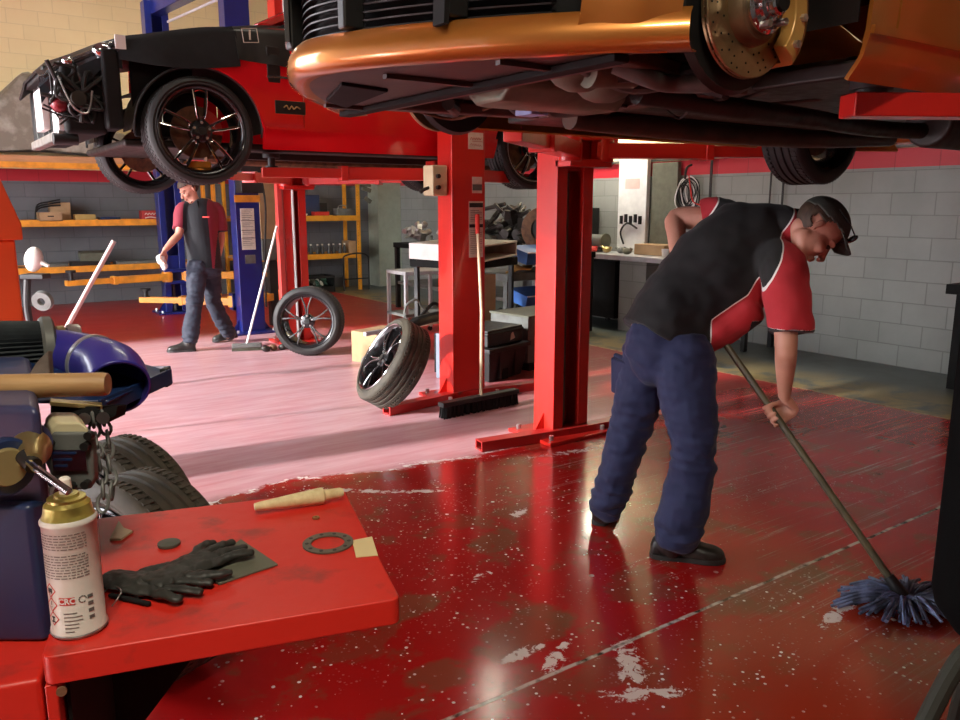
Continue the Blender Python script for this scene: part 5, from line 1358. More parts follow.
# ================================================================ between the posts: benches, boxes, loose wheels
t = thing('black_workbench', 'black bench holding engine parts between the two red posts', 'workbench', (6.15,9.0,0))
MB().b2((-.42,-2.0,.88),(.42,1.4,.95)).build('bench_top', M['matblack'], t, bevel=.006)
for x in (-.38,.38):
    for y in (-1.95,1.35): MB().b2((x-.03,y-.03,0),(x+.03,y+.03,.88)).build('leg', M['black'], t)
MB().b2((-.40,-1.95,.35),(.4,1.35,.39)).build('lower_shelf', M['graymetal'], t)
random.seed(12)
def parts_lump(n, sx, sy, sz, seed, big=.12):
    random.seed(seed); k = MB()
    for i in range(n):
        c = V((random.uniform(-sx,sx),random.uniform(-sy,sy),0)); c.z = random.uniform(.03,sz)*(1-.5*abs(c.y)/sy)
        ty = i%4; r_ = random.uniform(.4,1)*big
        if ty == 0: k.cyl(c-V((r_*.6,0,0)),c+V((r_*.4,r_*.5,r_*.3)), r_*.5, n=14)
        elif ty == 1: k.box(c,(r_*1.2,r_,r_*.8),(random.random()*3,random.random()*3,random.random()*3))
        elif ty == 2: k.tube(spline([c,c+V((r_,r_*.5,r_*.6)),c+V((r_*1.2,r_*1.6,-.3*r_)),c+V((0,r_*2,-.4*r_))],5), r_*.14, 8)
        else: k.lathe([(r_*.3,0),(r_*.6,0),(r_*.6,r_*.25),(r_*.3,r_*.25)], c, (random.random()-.5,random.random()-.5,.6), 18, closed=True)
    return k
for nm, lb, x, y, a in (('gearbox_assembly','grey gearbox casting at the left of the parts pile on the black bench',6.0,8.55,(30,.15,.20,.34,5,.12,'graymetal')),('engine_assembly','large greasy engine assembly heaped on the black bench',6.0,7.95,(60,.22,.40,.52,8,.17,'grime')),('cylinder_head','bright cast machine part on the far end of the black bench',6.0,10.0,(24,.18,.22,.26,15,.12,'steel'))):
    k = parts_lump(*a[:6]); o = k.build(nm, M[a[6]], None, bevel=.004); o.location = (x,y,.985); tag(o, lb, 'engine part')
for i, (p0, p1) in enumerate((((5.9,8.5,1.10),(6.05,7.6,1.42)),((5.75,8.4,1.40),(5.9,7.9,1.5)))):
    tag(MB().tube([p0,p1], .025, 8).build('steering_shaft', M['grime']), 'greasy shaft lying across the engine assembly, '+('lower one' if i == 0 else 'upper one'), 'shaft')
t = thing('brake_drum', 'rusty brown drum wheel leaning at the right end of the black bench', 'brake drum', (5.95,7.22,.95+.262), rot=(0,.0,-.9))
MB().lathe([(.14,-.06),(.25,-.06),(.26,-.02),(.26,.06),(.22,.07),(.20,.0),(.14,.0)], ax=(0,1,0), n=36, closed=True).build('rim', M['rust'], t)
MB().lathe([(.03,-.03),(.14,-.03),(.14,.01),(.03,.01)], ax=(0,1,0), n=30, closed=True).build('hub', M['grime'], t)
# pale open tray on a black stand
tc_ = [V((4.02,5.8,0)), V((5.02,6.51,0)), V((4.88,7.44,0)), V((3.88,6.73,0))]; cen = sum(tc_, V((0,0,0)))/4
t = thing('white_tray', 'white open-fronted wooden tray on a stand behind the sticker post', 'tray', (cen.x,cen.y,.985))
pl = [p-cen for p in tc_]; WL = mat('white laminate', (.82,.80,.74), .4)
MB().prism([(p.x,p.y) for p in pl], .135, .15, 'xy').build('tray_lid', WL, t, bevel=.002)
MB().prism([(p.x,p.y) for p in pl], .0, .015, 'xy').build('tray_base', WL, t, bevel=.002)
for a, b, nm in ((3,0,'long_side'),(2,1,'long_side'),(2,3,'back_side')): MB().bar(pl[a]*.985+V((0,0,.075)), pl[b]*.985+V((0,0,.075)), .014, .12, up=(0,0,1)).build(nm, WL, t)
t = thing('tool_stand', 'black stand carrying the white wooden tray', 'stand', (cen.x,cen.y,0), .35)
MB().b2((-.42,-.36,.90),(.42,.36,.982)).build('stand_top', M['matblack'], t, bevel=.01)
for x in (-.37,.37):
    for y in (-.31,.31): MB().b2((x-.02,y-.02,0),(x+.02,y+.02,.9)).build('leg', M['black'], t)
B_('tall_carton', 'tall plain brown carton standing behind the black crate', 'carton', (4.22,6.22,.30), (4.54,6.5,.84), M['card'], bev=.003)
B_('black_case', 'flat black case on the floor under the tall carton', 'case', (4.15,6.2,.0), (4.6,6.55,.295), M['black'])
t = thing('service_trolley', 'light blue-grey frame trolley left of the sticker post', 'trolley', (4.72,7.98,0))
for x in (-.28,.28):
    for y in (-.2,.2): MB().b2((x-.018,y-.018,.05),(x+.018,y+.018,.74)).build('upright', M['aluclean'], t)
MB().b2((-.3,-.22,.72),(.3,.22,.76)).build('top_tray', M['aluclean'], t, bevel=.005); MB().b2((-.3,-.22,.25),(.3,.22,.28)).build('lower_tray', M['graymetal'], t)
for x in (-.27,.27):
    for y in (-.2,.2): MB().cyl((x-.0,y-.012,.028),(x,y+.012,.028), .028, n=14).build('caster', M['black'], t)
# blue-drawer parts washer / trolley behind the right post
t = thing('parts_trolley', 'dark trolley with two blue trays between the two red posts', 'trolley', (5.52,7.02,0), .05)
for x in (-.45,.40):
    for y in (-.25,.25): MB().b2((x-.035,y-.03,.05),(x+.035,y+.03,.74)).build('upright', M['graymetal'], t)
MB().b2((-.5,-.3,.70),(.5,.3,.78)).build('top_shelf', M['graymetal'], t, bevel=.006); MB().b2((-.5,-.3,.26),(.5,.3,.32)).build('lower_shelf', M['black'], t)
for nm, lb, z, x in (('blue_tray','blue plastic tray in the middle of the dark trolley',.40,.12),('blue_tray','blue plastic tray on top of the dark trolley',.86,.12)):
    o = MB().box((0,0,.0),(.62,.35,.13),(.2,0,0)); o.b2((-.31,-.19,.02),(.31,-.175,.035), mi=1); o = o.build(nm, [M['bluebox'], M['white']], None, bevel=.01); o.location = (5.60,6.86,z+.10); tag(o, lb, 'tray')
k = MB()
for i in range(7): k.tube(spline([(-.2+.02*i,-.1,.01),(-.05,-.16+.02*i,.04+.01*i),(.12,-.1+.03*i,.03),(.24,.02,.05+.01*i)],5), .012, 6)
o = k.build('yellow_cable', mat('ochre cable', (.45,.28,.08), .5)); o.location = (5.25,6.84,.785); tag(o, 'ochre cable coil lying on the dark trolley', 'cable')
o = parts_lump(16,.16,.1,.09,44,.07).build('loose_tools', M['black']); o.location = (5.3,6.9,.325); o['kind'] = 'stuff'; tag(o, 'heap of small black tools on the trolley lower shelf', 'tools')
# grey-green cabinet lying behind the crates
t = thing('floor_cabinet', 'grey-green low cabinet on a skid behind the black crate', 'cabinet', (4.80,5.92,0), .12)
MB().b2((-.36,-.25,.07),(.36,.25,.50)).build('cabinet_body', M['graymetal'], t, bevel=.006); MB().b2((-.36,-.27,.0),(.36,.25,.06)).build('skid', M['black'], t)
MB().b2((-.37,-.265,.485),(.37,.26,.505)).build('lid', M['olive'], t, bevel=.003)
MB().cyl((-.25,-.28,.04),(-.25,-.26,.04),.02,n=12).build('lock', M['steel'], t)
# black crates
t = thing('black_crate', 'black plastic crate with a wide rim beside the right red post', 'crate', (4.06,5.68,0), .28)
c = MB()
for z0, z1, a, b in ((0,.26,.20,.24),(.26,.30,.26,.26)): c.loft([[(x*a*1.15,y*a,z0) for x,y in ((-1,-1),(1,-1),(1,1),(-1,1))],[(x*b*1.15,y*b,z1) for x,y in ((-1,-1),(1,-1),(1,1),(-1,1))]])
c.build('lower_crate', M['black'], t, bevel=.008); MB().b2((-.06,-.215,0.0),(.02,-.19,.10)).build('handle_recess', M['matblack'], t)
for x in (-.12,.1): MB().b2((x-.012,-.24,.02),(x+.012,-.20,.25)).build('rib', M['black'], t)
c = MB().b2((-.25,-.20,.302),(.25,.20,.45)); c.b2((-.26,-.21,.40),(.26,.21,.43)); c.build('upper_case', M['black'], t, bevel=.012)
MB().prism([(.06,.33),(.13,.345),(.10,.40),(.075,.385)], -.206, -.201, 'xz').build('white_sticker', M['paper'], t)
t = thing('grey_crate', 'small blue-grey ribbed crate left of the black crate', 'crate', (3.76,5.72,0), .28)
MB().b2((-.10,-.16,0),(.10,.16,.40)).build('crate_body', mat('blue grey plastic', (.16,.19,.24), .5), t, bevel=.01)
for i in range(4): MB().b2((-.105,-.165,.05+i*.09),(.105,-.155,.07+i*.09)).build('rib', M['white'], t)
# loose wheels
lw = thing('loose_wheel', 'loose black spoked wheel standing near the far red post', 'wheel', (3.18,7.55,.345), rot=(-.06,0,-.62))
wheel_parts(lw, r=.345, w=.24, rr=.262, style='y', disc=False, edge=None, acc='graymetal')
_p = at(393,364,5.89); lw = thing('loose_wheel', 'loose wheel with silver-edged spokes tipped against the sticker post', 'wheel', (_p.x,_p.y,.347), rot=(0,0,0))
lw.rotation_mode = 'QUATERNION'
yax = V((.83,-.155,-.53)).normalized(); xax = V((0,0,1)).cross(yax).normalized(); zax = xax.cross(yax); lw.rotation_quaternion = Matrix((xax, yax, zax)).transposed().to_quaternion()
wheel_parts(lw, r=.335, w=.235, rr=.262, style='y', disc=False, edge='chrome', rub='rubber_brown')
# things beside the standing wheel
B_('brown_carton', 'brown cardboard carton between the two loose wheels', 'carton', (3.40,6.72,0), (3.85,7.05,.30), M['card'], bev=.003, rz=.35)
t = thing('bumper_bar', 'black car bumper piece and silver bar laid over the brown carton', 'bumper', (3.75,6.7,.305), .15)
MB().bar((-.50,-.12,.03),(.85,-.05,.06), .04,.035).build('silver_bar', M['aluclean'], t)
MB().tube(spline([(-.25,-.14,.05),(0,-.16,.08),(.3,-.14,.11),(.65,-.05,.10),(.85,.05,.06)],6), [.03]*7+[.05]*12+[.04]*6, 10).build('plastic_bumper', M['black'], t)
MB().tube(spline([(.05,0,.08),(.1,.03,.22),(.2,.0,.28),(.28,0,.20),(.4,0,.10)],6), .012, 7).build('bracket_wire', M['graymetal'], t)
MB().tube(spline([(.25,0,.1),(.42,.0,.22),(.55,0,.16),(.7,0,.08)],6), .018, 7).build('hose', M['black'], t)
B_('black_board', 'black tilted panel leaning behind the tipped wheel', 'panel', (3.75,5.95,.0), (4.1,6.1,.36), M['matblack'], rz=.2)
t = thing('small_motor', 'small round grey motor on the floor in front of the carton', 'motor', (3.28,6.42,0), -.2)
MB().cyl((0,-.07,.075),(0,.09,.075), .07, n=24).build('motor_body', M['graymetal'], t, bevel=.01); MB().cyl((0,-.10,.075),(0,-.07,.075), .04, n=18).build('shaft_boss', M['steel'], t); MB().b2((-.05,-.05,0),(.05,.05,.03)).build('foot', M['black'], t)
t = thing('iron_parts', 'small dark cast parts on the floor at the foot of the far red post', 'cast parts', (2.98,7.95,0))
for i in range(4): MB().ell((-.12+i*.09,.02*(i%2),.03),(.05,.04,.035), rot=(.2*i,.3,i)).build('casting', M['rust'] if i%2 else M['grime'], t)

# brooms
t = thing('broom', 'white handled broom leaning on the far red post behind the walking man', 'broom', (2.72,8.12,0))
tb = V((3.16,8.26,1.27))-V((2.72,8.12,0))
MB().tube([(0,0,.07), tb], .012, 10).build('handle', M['white'], t)
MB().box((0,0,.055),(.30,.07,.045),(0,0,-.35)).build('broom_head', M['graymetal'], t, bevel=.01)
k = MB()
for i in range(70): x = -.14+.28*(i%35)/34; y = -.018 if i < 35 else .018; k.bar(Matrix.Rotation(-.35,3,'Z')@V((x,y,.04)), Matrix.Rotation(-.35,3,'Z')@V((x*1.05,y*1.4,.0)), .007,.012)
k = k.build('bristles', M['olive'], t); k['kind'] = 'stuff'
t = thing('push_broom', 'wide black push broom with a red grip leaning on the sticker post', 'push broom', (3.30,4.70,0))
a_ = V((3.50,5.035,1.42))-V((3.30,4.70,0)); sb = V((.985,-.17+.24,0)).normalized()
e = MB().tube([(0,0,.10), a_*.5+V((.012,-.015,0)), a_*.97], .0125, 10); e.build('handle', M['palewood'], t)
MB().tube([a_*.90, a_], .018, 10).build('red_grip', M['redink'], t)
MB().bar(sb*-.37+V((0,0,.10)), sb*.35+V((0,0,.10)), .07,.035, up=(0,0,1)).build('broom_head', M['black'], t, bevel=.006)
k = MB(); random.seed(2)
for i in range(360):
    u = random.uniform(-.36,.34); v_ = random.uniform(-.03,.03); pr_ = V((-sb.y,sb.x,0))
    k.bar(sb*u+pr_*v_+V((0,0,.09)), sb*u*1.02+pr_*v_*1.3+V((0,0,.0)), .006,.010)
k = k.build('bristles', M['matblack'], t); k['kind'] = 'stuff'
# tall pale handle at the left, with its head on the floor
t = thing('floor_squeegee', 'squeegee with a long pale handle leaning at the left behind the blue machine', 'squeegee', (0,0,0))
h0, h1 = at(7,440,5.05), at(114,241,5.0); h0.z = .05; t.location = (h0.x,h0.y,0)
MB().tube([(0,0,.05), h1-V((h0.x,h0.y,0))], .015, 10).build('handle', mat('pale pink handle', (.70,.52,.50), .4), t)
MB().box((0,0,.045),(.45,.04,.05)).build('blade_holder', M['steel'], t, bevel=.004); MB().box((0,0,.012),(.44,.008,.024)).build('rubber_blade', M['rubber'], t)
# orange cabinet and its neighbour
P0 = at(2,300,3.9); t = thing('orange_cabinet', 'bright orange steel cabinet with a sloping hood at the left edge', 'cabinet', (P0.x,P0.y,0), -YAW+.53)
c = MB(); z1 = at(26,222,3.9).z; z0 = at(26,240,3.9).z; xr = (26-2)/FPX*3.9
c.prism([(-.6,z0),(xr,z0),(xr,z0+.075),(-.135,2.2),(-.6,2.2)], -.0, .5, 'xz'); c.build('sloping_hood', M['orangebox'], t, bevel=.008)
MB().b2((-.56,.03,0),(xr-.035,.47,z0)).build('cabinet_body', M['orangebox'], t, bevel=.01)
P0 = at(34,262,6.2); t = thing('drip_stand', 'white plastic jug on a curved black stand beside the orange cabinet', 'stand', (P0.x,P0.y,0), -YAW)
zb = P0.z
MB().ell((0,0,zb+.02),(.068,.06,.10), rot=(0,.25,0)).build('white_jug', M['whiteplastic'], t); MB().cyl((.05,0,zb),(.11,0,zb-.03), .022,.014, n=12).build('spout', M['whiteplastic'], t)
MB().b2((-.09,-.06,zb-.13),(.09,.06,zb-.09)).build('black_bracket', M['black'], t, bevel=.008)
MB().tube(spline([(-.06,0,zb-.1),(-.09,0,zb-.35),(-.06,0,zb-.55),(.06,0,zb-.66),(.10,0,zb-.85),(.10,0,.03)],6), .026, 10).build('curved_tube', M['black'], t)
MB().lathe([(.03,-.02),(.075,-.02),(.08,.02),(.03,.02)], (.05,-.03,zb-.30), (0,1,.2), 24, closed=True).build('caster_wheel', M['graymetal'], t)
MB().lathe([(0,0),(.16,0),(.16,.03),(0,.04)], (.08,0,0), (0,0,1), 28).build('foot', M['black'], t)
# tyres standing behind the red bench
for lb, px, py, D in (('brown dusty tyre standing upright just behind the red bench',126,0,2.42),('black tyre standing behind the brown dusty tyre by the red bench',108,0,2.80)):
    p = at(px,360,D); t = thing('tyre', lb, 'tyre', (p.x,p.y,.335), rot=(0,0,-YAW+.25))
    t.rotation_euler = (0,0,-YAW-.55)
    wheel_parts(t, r=.335, w=.235, rr=.255, style='y', disc=False, edge=None, rub='rubber_brown' if 'brown' in lb else 'rubber')
# dark drain canister on splayed legs at the right edge
p = at(1010,420,1.8); t = thing('oil_drainer', 'dark upright canister on splayed legs cut off by the right edge', 'oil drainer', (p.x,p.y,0), -YAW)
DK = mat('soot black', (.004,.004,.004), 1.0, spec=.05)
MB().lathe([(0,.50),(.06,.50),(.105,.56),(.115,.60),(.115,1.22),(.10,1.32),(.05,1.41),(0,1.41)], n=40).build('canister', DK, t)
MB().cyl((0,0,.03),(0,0,.52),.022,n=14).build('pole', DK, t)
for a in (PI*1.12, PI*.35, -PI*.3): MB().tube(spline([(0,0,.48),(.10*math.cos(a),.10*math.sin(a),.40),(.30*math.cos(a),.30*math.sin(a),.025)],6), .022, 10).build('leg', mat('olive tube', (.02,.02,.012), .8), t)
# ================================================================ the red bench and what lies on it
TZ = 1.04
def tp(px, py, z=TZ): return onz(px, py, z)
cnr = tp(401,598); cfr = tp(344,489); nl = tp(40,658)
ex = (cnr-nl); ex.z = 0; exn = ex.normalized(); ang = math.atan2(exn.y, exn.x); eyn = V((-exn.y, exn.x, 0))
dpt = (cfr-cnr).dot(eyn); LEN = 1.15
t = thing('workbench', 'low red steel bench in the foreground with greasy marks and a spray can', 'workbench', (cnr.x,cnr.y,0), ang)
top_ = MB()
def rr_poly(x0,y0,x1,y1,r,k=6):
    out = []
    for cx,cy,a0 in ((x1-r,y0+r,-90),(x1-r,y1-r,0),(x0+r,y1-r,90),(x0+r,y0+r,180)):
        for i in range(k+1): a = math.radians(a0+90*i/k); out.append((cx+r*math.cos(a),cy+r*math.sin(a)))
    return out
skew = (cfr-cnr).dot(exn)
poly = [(x+skew*(y/dpt), y) for x,y in rr_poly((nl-cnr).dot(exn),0,0,dpt,.012)]
top_.prism(poly, TZ-.034, TZ, 'xy'); top_.build('bench_top', M['tablered'], t, bevel=.003)
xl = (nl-cnr).dot(exn)
def TL(px, py, z=TZ): w_ = tp(px,py,z)-V((cnr.x,cnr.y,0)); return V((w_.dot(exn), w_.dot(eyn), z))
MB().b2((-LEN,.012,0),(xl-.004,dpt+.12,TZ-.030)).build('pedestal', M['tablered'], t, bevel=.006)
MB().b2((xl+.0,.004,TZ-.30),(xl+.012,dpt-.02,TZ-.035)).build('side_plate', M['tablered'], t, bevel=.002)
br = MB().add([(xl+.012,.012,TZ-.034),(-.09,.012,TZ-.034),(xl+.10,.012,.60),(xl+.012,.012,.60),(xl+.012,.022,TZ-.034),(-.09,.022,TZ-.034),(xl+.10,.022,.60),(xl+.012,.022,.60)],[[0,1,2,3],[7,6,5,4],[0,4,5,1],[1,5,6,2],[2,6,7,3],[3,7,4,0]])
MB().sheet([[(xl+.015,.03,TZ-.036),(xl+.015,dpt-.02,TZ-.036)],[(xl+.015,.03,.70),(xl+.015,dpt-.02,.70)]], .004).build('side_panel', M['matblack'], t)
MB().prism([(xl+.014,TZ-.036),(-.085,TZ-.036),(xl+.014,.66)], dpt-.034, dpt-.028, 'xz').build('gusset_plate', M['matblack'], t)
MB().cyl(TL(60,672)+V((0,-.004,-.02)),TL(60,672)+V((0,-.001,-.02)), .005, n=12).build('rivet', M['rust'], t)
dk = MB()
random.seed(77)
ws = lambda px,py,z=TZ: tp(px,py,z)
# spray can
c = ws(80,628); can = thing('spray_can', 'white aerosol can with hazard diamonds and a brass coloured dome on the red bench', 'spray can', (c.x,c.y,TZ+.001), -YAW+.12)
R_ = .0285
body = MB().lathe([(0,.0),(.027,0),(R_,.003),(R_,.006),(R_-.0012,.008),(R_-.0012,.124),(R_,.126),(R_,.129),(R_-.002,.132)], n=64)
body = body.build('can_body', mat('white can print', (.72,.70,.64), .38, 0, (.62,.60,.54), 20, bump=.05), can)
MB().lathe([(R_-.002,.131),(R_-.004,.136),(.023,.145),(.019,.149),(.019,.152),(.013,.153),(.012,.156),(0,.157)], n=48).build('dome', mat('oily yellow dome', (.50,.42,.10), .3, .5, (.34,.27,.08), 30), can)
MB().lathe([(0,.156),(.0065,.156),(.006,.172),(.004,.174),(0,.174)], n=20).build('nozzle', M['whiteplastic'], can)
MB().lathe([(R_,.0015),(R_+.0008,.003),(R_,.0045)], n=48).build('bottom_seam', M['steel'], can)
def wrap(vs, rr): return [V((math.sin(v.x/rr)*rr, -math.cos(v.x/rr)*rr, v.z)) for v in vs]
def lab(name, m, fn, rr=R_-.0006):
    k = MB(); fn(k); k.v = wrap(k.v, rr); return k.build(name, m, body, smooth=0)
def flat(k, x0, z0, x1, z1, n=8):
    for i in range(n):
        a = x0+(x1-x0)*i/n; b = x0+(x1-x0)*(i+1)/n; k.add([(a,0,z0),(b,0,z0),(b,0,z1),(a,0,z1)],[[0,1,2,3]])
def txt(k, s, size, x, z, bold=.0): 
    vs, fs = text_mesh(s, size, 0, bold); k.add([(v.x+x,0,v.y+z) for v in vs], fs)
random.seed(6)
def small(k, z=.118, n_=6):
    for i in range(n_):
        x = -.026; 
        while x < .024:
            w_ = random.uniform(.002,.007); flat(k, x, z, min(x+w_,.026), z+.0011, 2); x += w_+.0012
        z -= .0031
GP = mat('grey print', (.22,.19,.17), .6)
lab('fine_print', GP, small); lab('fine_print', GP, lambda k: small(k, .095, 9))
lab('fine_print', GP, lambda k: [flat(k, -.004, .030-i*.0042, .004+.013*random.random(), .0312-i*.0042, 3) for i in range(6)])
def dia(k):
    for z, x in ((.056,-.019),(.040,-.0185),(.024,-.018)):
        s_ = .0085; t_ = .0012
        P = [(x,z+s_),(x+s_,z),(x,z-s_),(x-s_,z)]; Q = [(x,z+s_-t_*1.4),(x+s_-t_*1.4,z),(x,z-s_+t_*1.4),(x-s_+t_*1.4,z)]
        for i in range(4): j = (i+1)%4; k.add([(P[i][0],0,P[i][1]),(P[j][0],0,P[j][1]),(Q[j][0],0,Q[j][1]),(Q[i][0],0,Q[i][1])],[[0,1,2,3]])
lab('hazard_diamonds', M['redink'], dia)
def sym(k):
    flat(k,-.0225,.054,-.0155,.0585,3); flat(k,-.0215,.0525,-.020,.054,1); flat(k,-.018,.0525,-.0165,.054,1)
    flat(k,-.0190,.0395,-.0180,.044,1); flat(k,-.0190,.0368,-.0180,.0380,1)
    flat(k,-.0205,.0245,-.0155,.0265,2); flat(k,-.0190,.0205,-.0170,.0250,1); flat(k,-.0215,.0195,-.0145,.0208,3)
    for i in range(8):
        a0, a1 = 2*PI*i/9, 2*PI*(i+.8)/9; r_ = .0042
        k.add([(.016+r_*math.cos(a0),0,.045+r_*math.sin(a0)),(.016+r_*math.cos(a1),0,.045+r_*math.sin(a1)),(.016+.75*r_*math.cos(a1),0,.045+.75*r_*math.sin(a1)),(.016+.75*r_*math.cos(a0),0,.045+.75*r_*math.sin(a0))],[[0,1,2,3]])
lab('symbols', M['ink'], sym)
lab('red_logo_box', M['redink'], lambda k: flat(k,-.0075,.0405,.0085,.0490,6))
lab('logo_lettering', M['white'], lambda k: txt(k,'CRC',.0088,.0005,.0447,.0003), R_-.0002)
lab('tear_marks', M['graymetal'], lambda k: [flat(k,.021,.02+i*.008,.027,.024+i*.008,2) for i in range(4)])
# gloves
def glove(name, label, wrist, d, s=1.0, seed=1, curl=.15, flip=1, spread=.28):
    k = MB(); w_ = V(wrist); d = V(d).normalized(); l = V((-d.y,d.x,0))*flip; th = .006
    limb(k, smooth_st([(w_,.030*s,th),(w_+d*.04*s,.033*s,th),(w_+d*.09*s,.040*s,th*1.2),(w_+d*.12*s,.038*s,th)],4), l, n=20)
    for off, ln, a in ((-.030,.055,-spread),(-.010,.072,-spread*.35),(.011,.070,spread*.3),(.030,.060,spread)):
        dd = (d*math.cos(a)+l*math.sin(a)); p = w_+d*.112*s+l*off*s
        limb(k, smooth_st([(p,.0105*s,th*.9),(p+dd*ln*.5*s+V((0,0,.003)),.010*s,th*.8),(p+dd*ln*s+l*.008*curl*6*s,.0095*s,th*.7)],3), l, n=12)
    p = w_+d*.05*s+l*.03*s; dd = (d*.6+l*.8)
    limb(k, smooth_st([(p,.013*s,th),(p+dd*.035*s,.011*s,th*.9),(p+dd*.06*s+d*.01,.010*s,th*.7)],3), l, n=12)
    o = fuse(k, name, M['glove'], None, .0022, 2, wrinkle=lambda v,n_: .0022*noise.noise(V((v.x*70,v.y*70,seed)))+.0012*noise.noise(V((v.x*180,v.y*120,seed+3))))
    for v in o.data.vertices: v.co.z = max(v.co.z, TZ+.0006)
    return tag(o, label, 'glove')
g0, g1 = ws(108,580,TZ+.008), ws(175,572,TZ+.008)
glove('glove', 'dark work glove lying flat beside the spray can', ws(105,578,TZ+.008), (ws(165,585,TZ)-ws(105,578,TZ)), .74, 1)
glove('glove', 'second dark glove with its fingers reaching onto the square pad', ws(150,584,TZ+.012), (ws(232,556,TZ)-ws(165,588,TZ)), .74, 5, flip=-1)
k = MB()
for i, (a, b) in enumerate(((ws(110,598),ws(150,607)),(ws(118,590),ws(140,600)))): k.bar(V(a)+V((0,0,.004)), V(b)+V((0,0,.004)), .006,.004)
tag(k.build('glove_strap', M['matblack'], None, bevel=.001), 'short black strap end at the near side of the gloves', 'strap')
p = ws(169,545,TZ+.0006); o = MB().lathe([(0,0),(.0145,0),(.0150,.002),(.0148,.004),(0,.005)], n=40).build('rubber_disc', mat('dark grey disc', (.085,.09,.07), .6), None); o.location = p; tag(o, 'small round dark disc lying between the gloves and the wooden wedge', 'disc')
pa = [ws(197,571),ws(241,541),ws(278,566),ws(219,586)]
o = MB().add([tuple(p_+V((0,0,.0006))) for p_ in pa]+[tuple(p_+V((0,0,.0032))) for p_ in pa], [[0,1,2,3],[7,6,5,4],[0,4,5,1],[1,5,6,2],[2,6,7,3],[3,7,4,0]]).build('abrasive_pad', M['olive'], None, bevel=.0006); tag(o, 'square olive-grey pad lying under the glove fingertips', 'pad')
# gasket ring
p = ws(328,544); t = thing('gasket_ring', 'flat grey drilled ring near the right end of the red bench', 'ring', (p.x,p.y,TZ+.0006)); r1 = .0345
MB().lathe([(r1*.66,0),(r1,0),(r1,.0022),(r1*.66,.0022)], n=64, closed=True).build('ring_plate', mat('oily ring', (.14,.135,.10), .45, .3), t)
for i in range(10):
    a = 2*PI*i/10+.2; MB().cyl((r1*.83*math.cos(a),r1*.83*math.sin(a),.0018),(r1*.83*math.cos(a),r1*.83*math.sin(a),.0026), .0028, n=10).build('bolt_hole', M['ink'], t)
o = MB().lathe([(.0028,0),(.0055,0),(.0055,.003),(.0028,.003)], n=6, closed=True).build('hex_nut', M['brass']); o.location = ws(316,519)+V((0,0,.0005)); tag(o, 'small brass nut between the ring and the wooden cone', 'nut')
q0, q1 = ws(356,541), ws(372,557); o = MB()
pl = [ws(352,541),ws(372,537),ws(378,556),ws(356,558)]
o.add([tuple(p_+V((0,0,.0004))) for p_ in pl]+[tuple(p_+V((0,0,.0010))) for p_ in pl], [[0,1,2,3],[7,6,5,4],[0,4,5,1],[1,5,6,2],[2,6,7,3],[3,7,4,0]]); tag(o.build('paper_scrap', mat('yellowed paper', (.78,.62,.32), .7), None), 'square of yellowed paper under the drilled ring', 'paper')
# pale cone
a, b = ws(254,509,TZ+.010), ws(343,494,TZ+.010); L_ = (b-a).length; d = (b-a).normalized()
o = MB().lathe([(0,0),(.0055,.001),(.0065,L_*.05),(.0105,L_*.45),(.0130,L_*.72),(.0128,L_*.76),(.0095,L_*.78),(.0085,L_*.82),(.0080,L_*.97),(.006,L_),(0,L_)], a, d, 28).build('wooden_file_handle', mat('pale cone', (.80,.68,.38), .6, 0, (.62,.47,.22), 60, bump=.25, bscale=120), None)
for v in o.data.vertices: v.co.z += .003
tag(o, 'pale tapered wooden nozzle along the far edge of the red bench', 'nozzle')
pl = [ws(110,541),ws(119,523),ws(124,530),ws(133,533),ws(121,541)]
o = MB().add([tuple(p_+V((0,0,.0006))) for p_ in pl]+[tuple(p_+V((0,0,.0036))) for p_ in pl], [[0,1,2,3,4],[9,8,7,6,5]]+[[i,i+5,(i+1)%5+5,(i+1)%5] for i in range(5)]).build('wood_chip', M['palewood']); tag(o, 'pale chipped wooden wedge behind the gloves', 'wedge')
o = MB().tube(spline([ws(112,606,TZ+.002),ws(118,598,TZ+.010),ws(121,590,TZ+.012),ws(112,586,TZ+.008),ws(104,592,TZ+.004)],5), .0009, 6).build('wire_loop', M['steel']); tag(o, 'thin bent wire between the can and the gloves', 'wire')

# ================================================================ the blue machine
def A(px, py, D): return at(px, py, D)
mc = A(30,500,1.0); t = thing('tyre_machine', 'dark blue workshop machine with a tray, handle, chain and motor at the left edge', 'machine', (mc.x,mc.y,0), -YAW)
def L3(px, py, D): p = A(px,py,D)-V((mc.x,mc.y,0)); return V((CY*p.x-SY*p.y, SY*p.x+CY*p.y, p.z))
def quad(name, pts, m, th=.01, bev=.002):
    P = [L3(*p) for p in pts]; n_ = (P[1]-P[0]).cross(P[-1]-P[0]).normalized(); k = len(P)
    if n_.y > 0: n_ = -n_
    return MB().add([p for p in P]+[p-n_*th for p in P], [list(range(k)),[k+i for i in range(k)][::-1]]+[[i,(i+1)%k,k+(i+1)%k,k+i] for i in range(k)]).build(name, m, t, bevel=bev)
zt = L3(20,345,1.0).z
xr = L3(52,500,1.02).x
fx, bx = L3(50,500,.90), L3(46,500,1.22); ztop = L3(30,398,.92).z
MB().prism([(-.85,fx.y),(fx.x,fx.y),(bx.x,bx.y),(-1.0,bx.y)], TZ-.029, ztop, 'xy').build('machine_body', M['purple'], t, bevel=.010)
MB().prism([(-.85,fx.y-.022),(L3(30,500,.88).x,fx.y-.022),(L3(38,500,.88).x,fx.y-.001),(-.85,fx.y-.001)], TZ-.029, L3(20,505,.88).z, 'xy').build('lower_housing', M['navy'], t, bevel=.006)

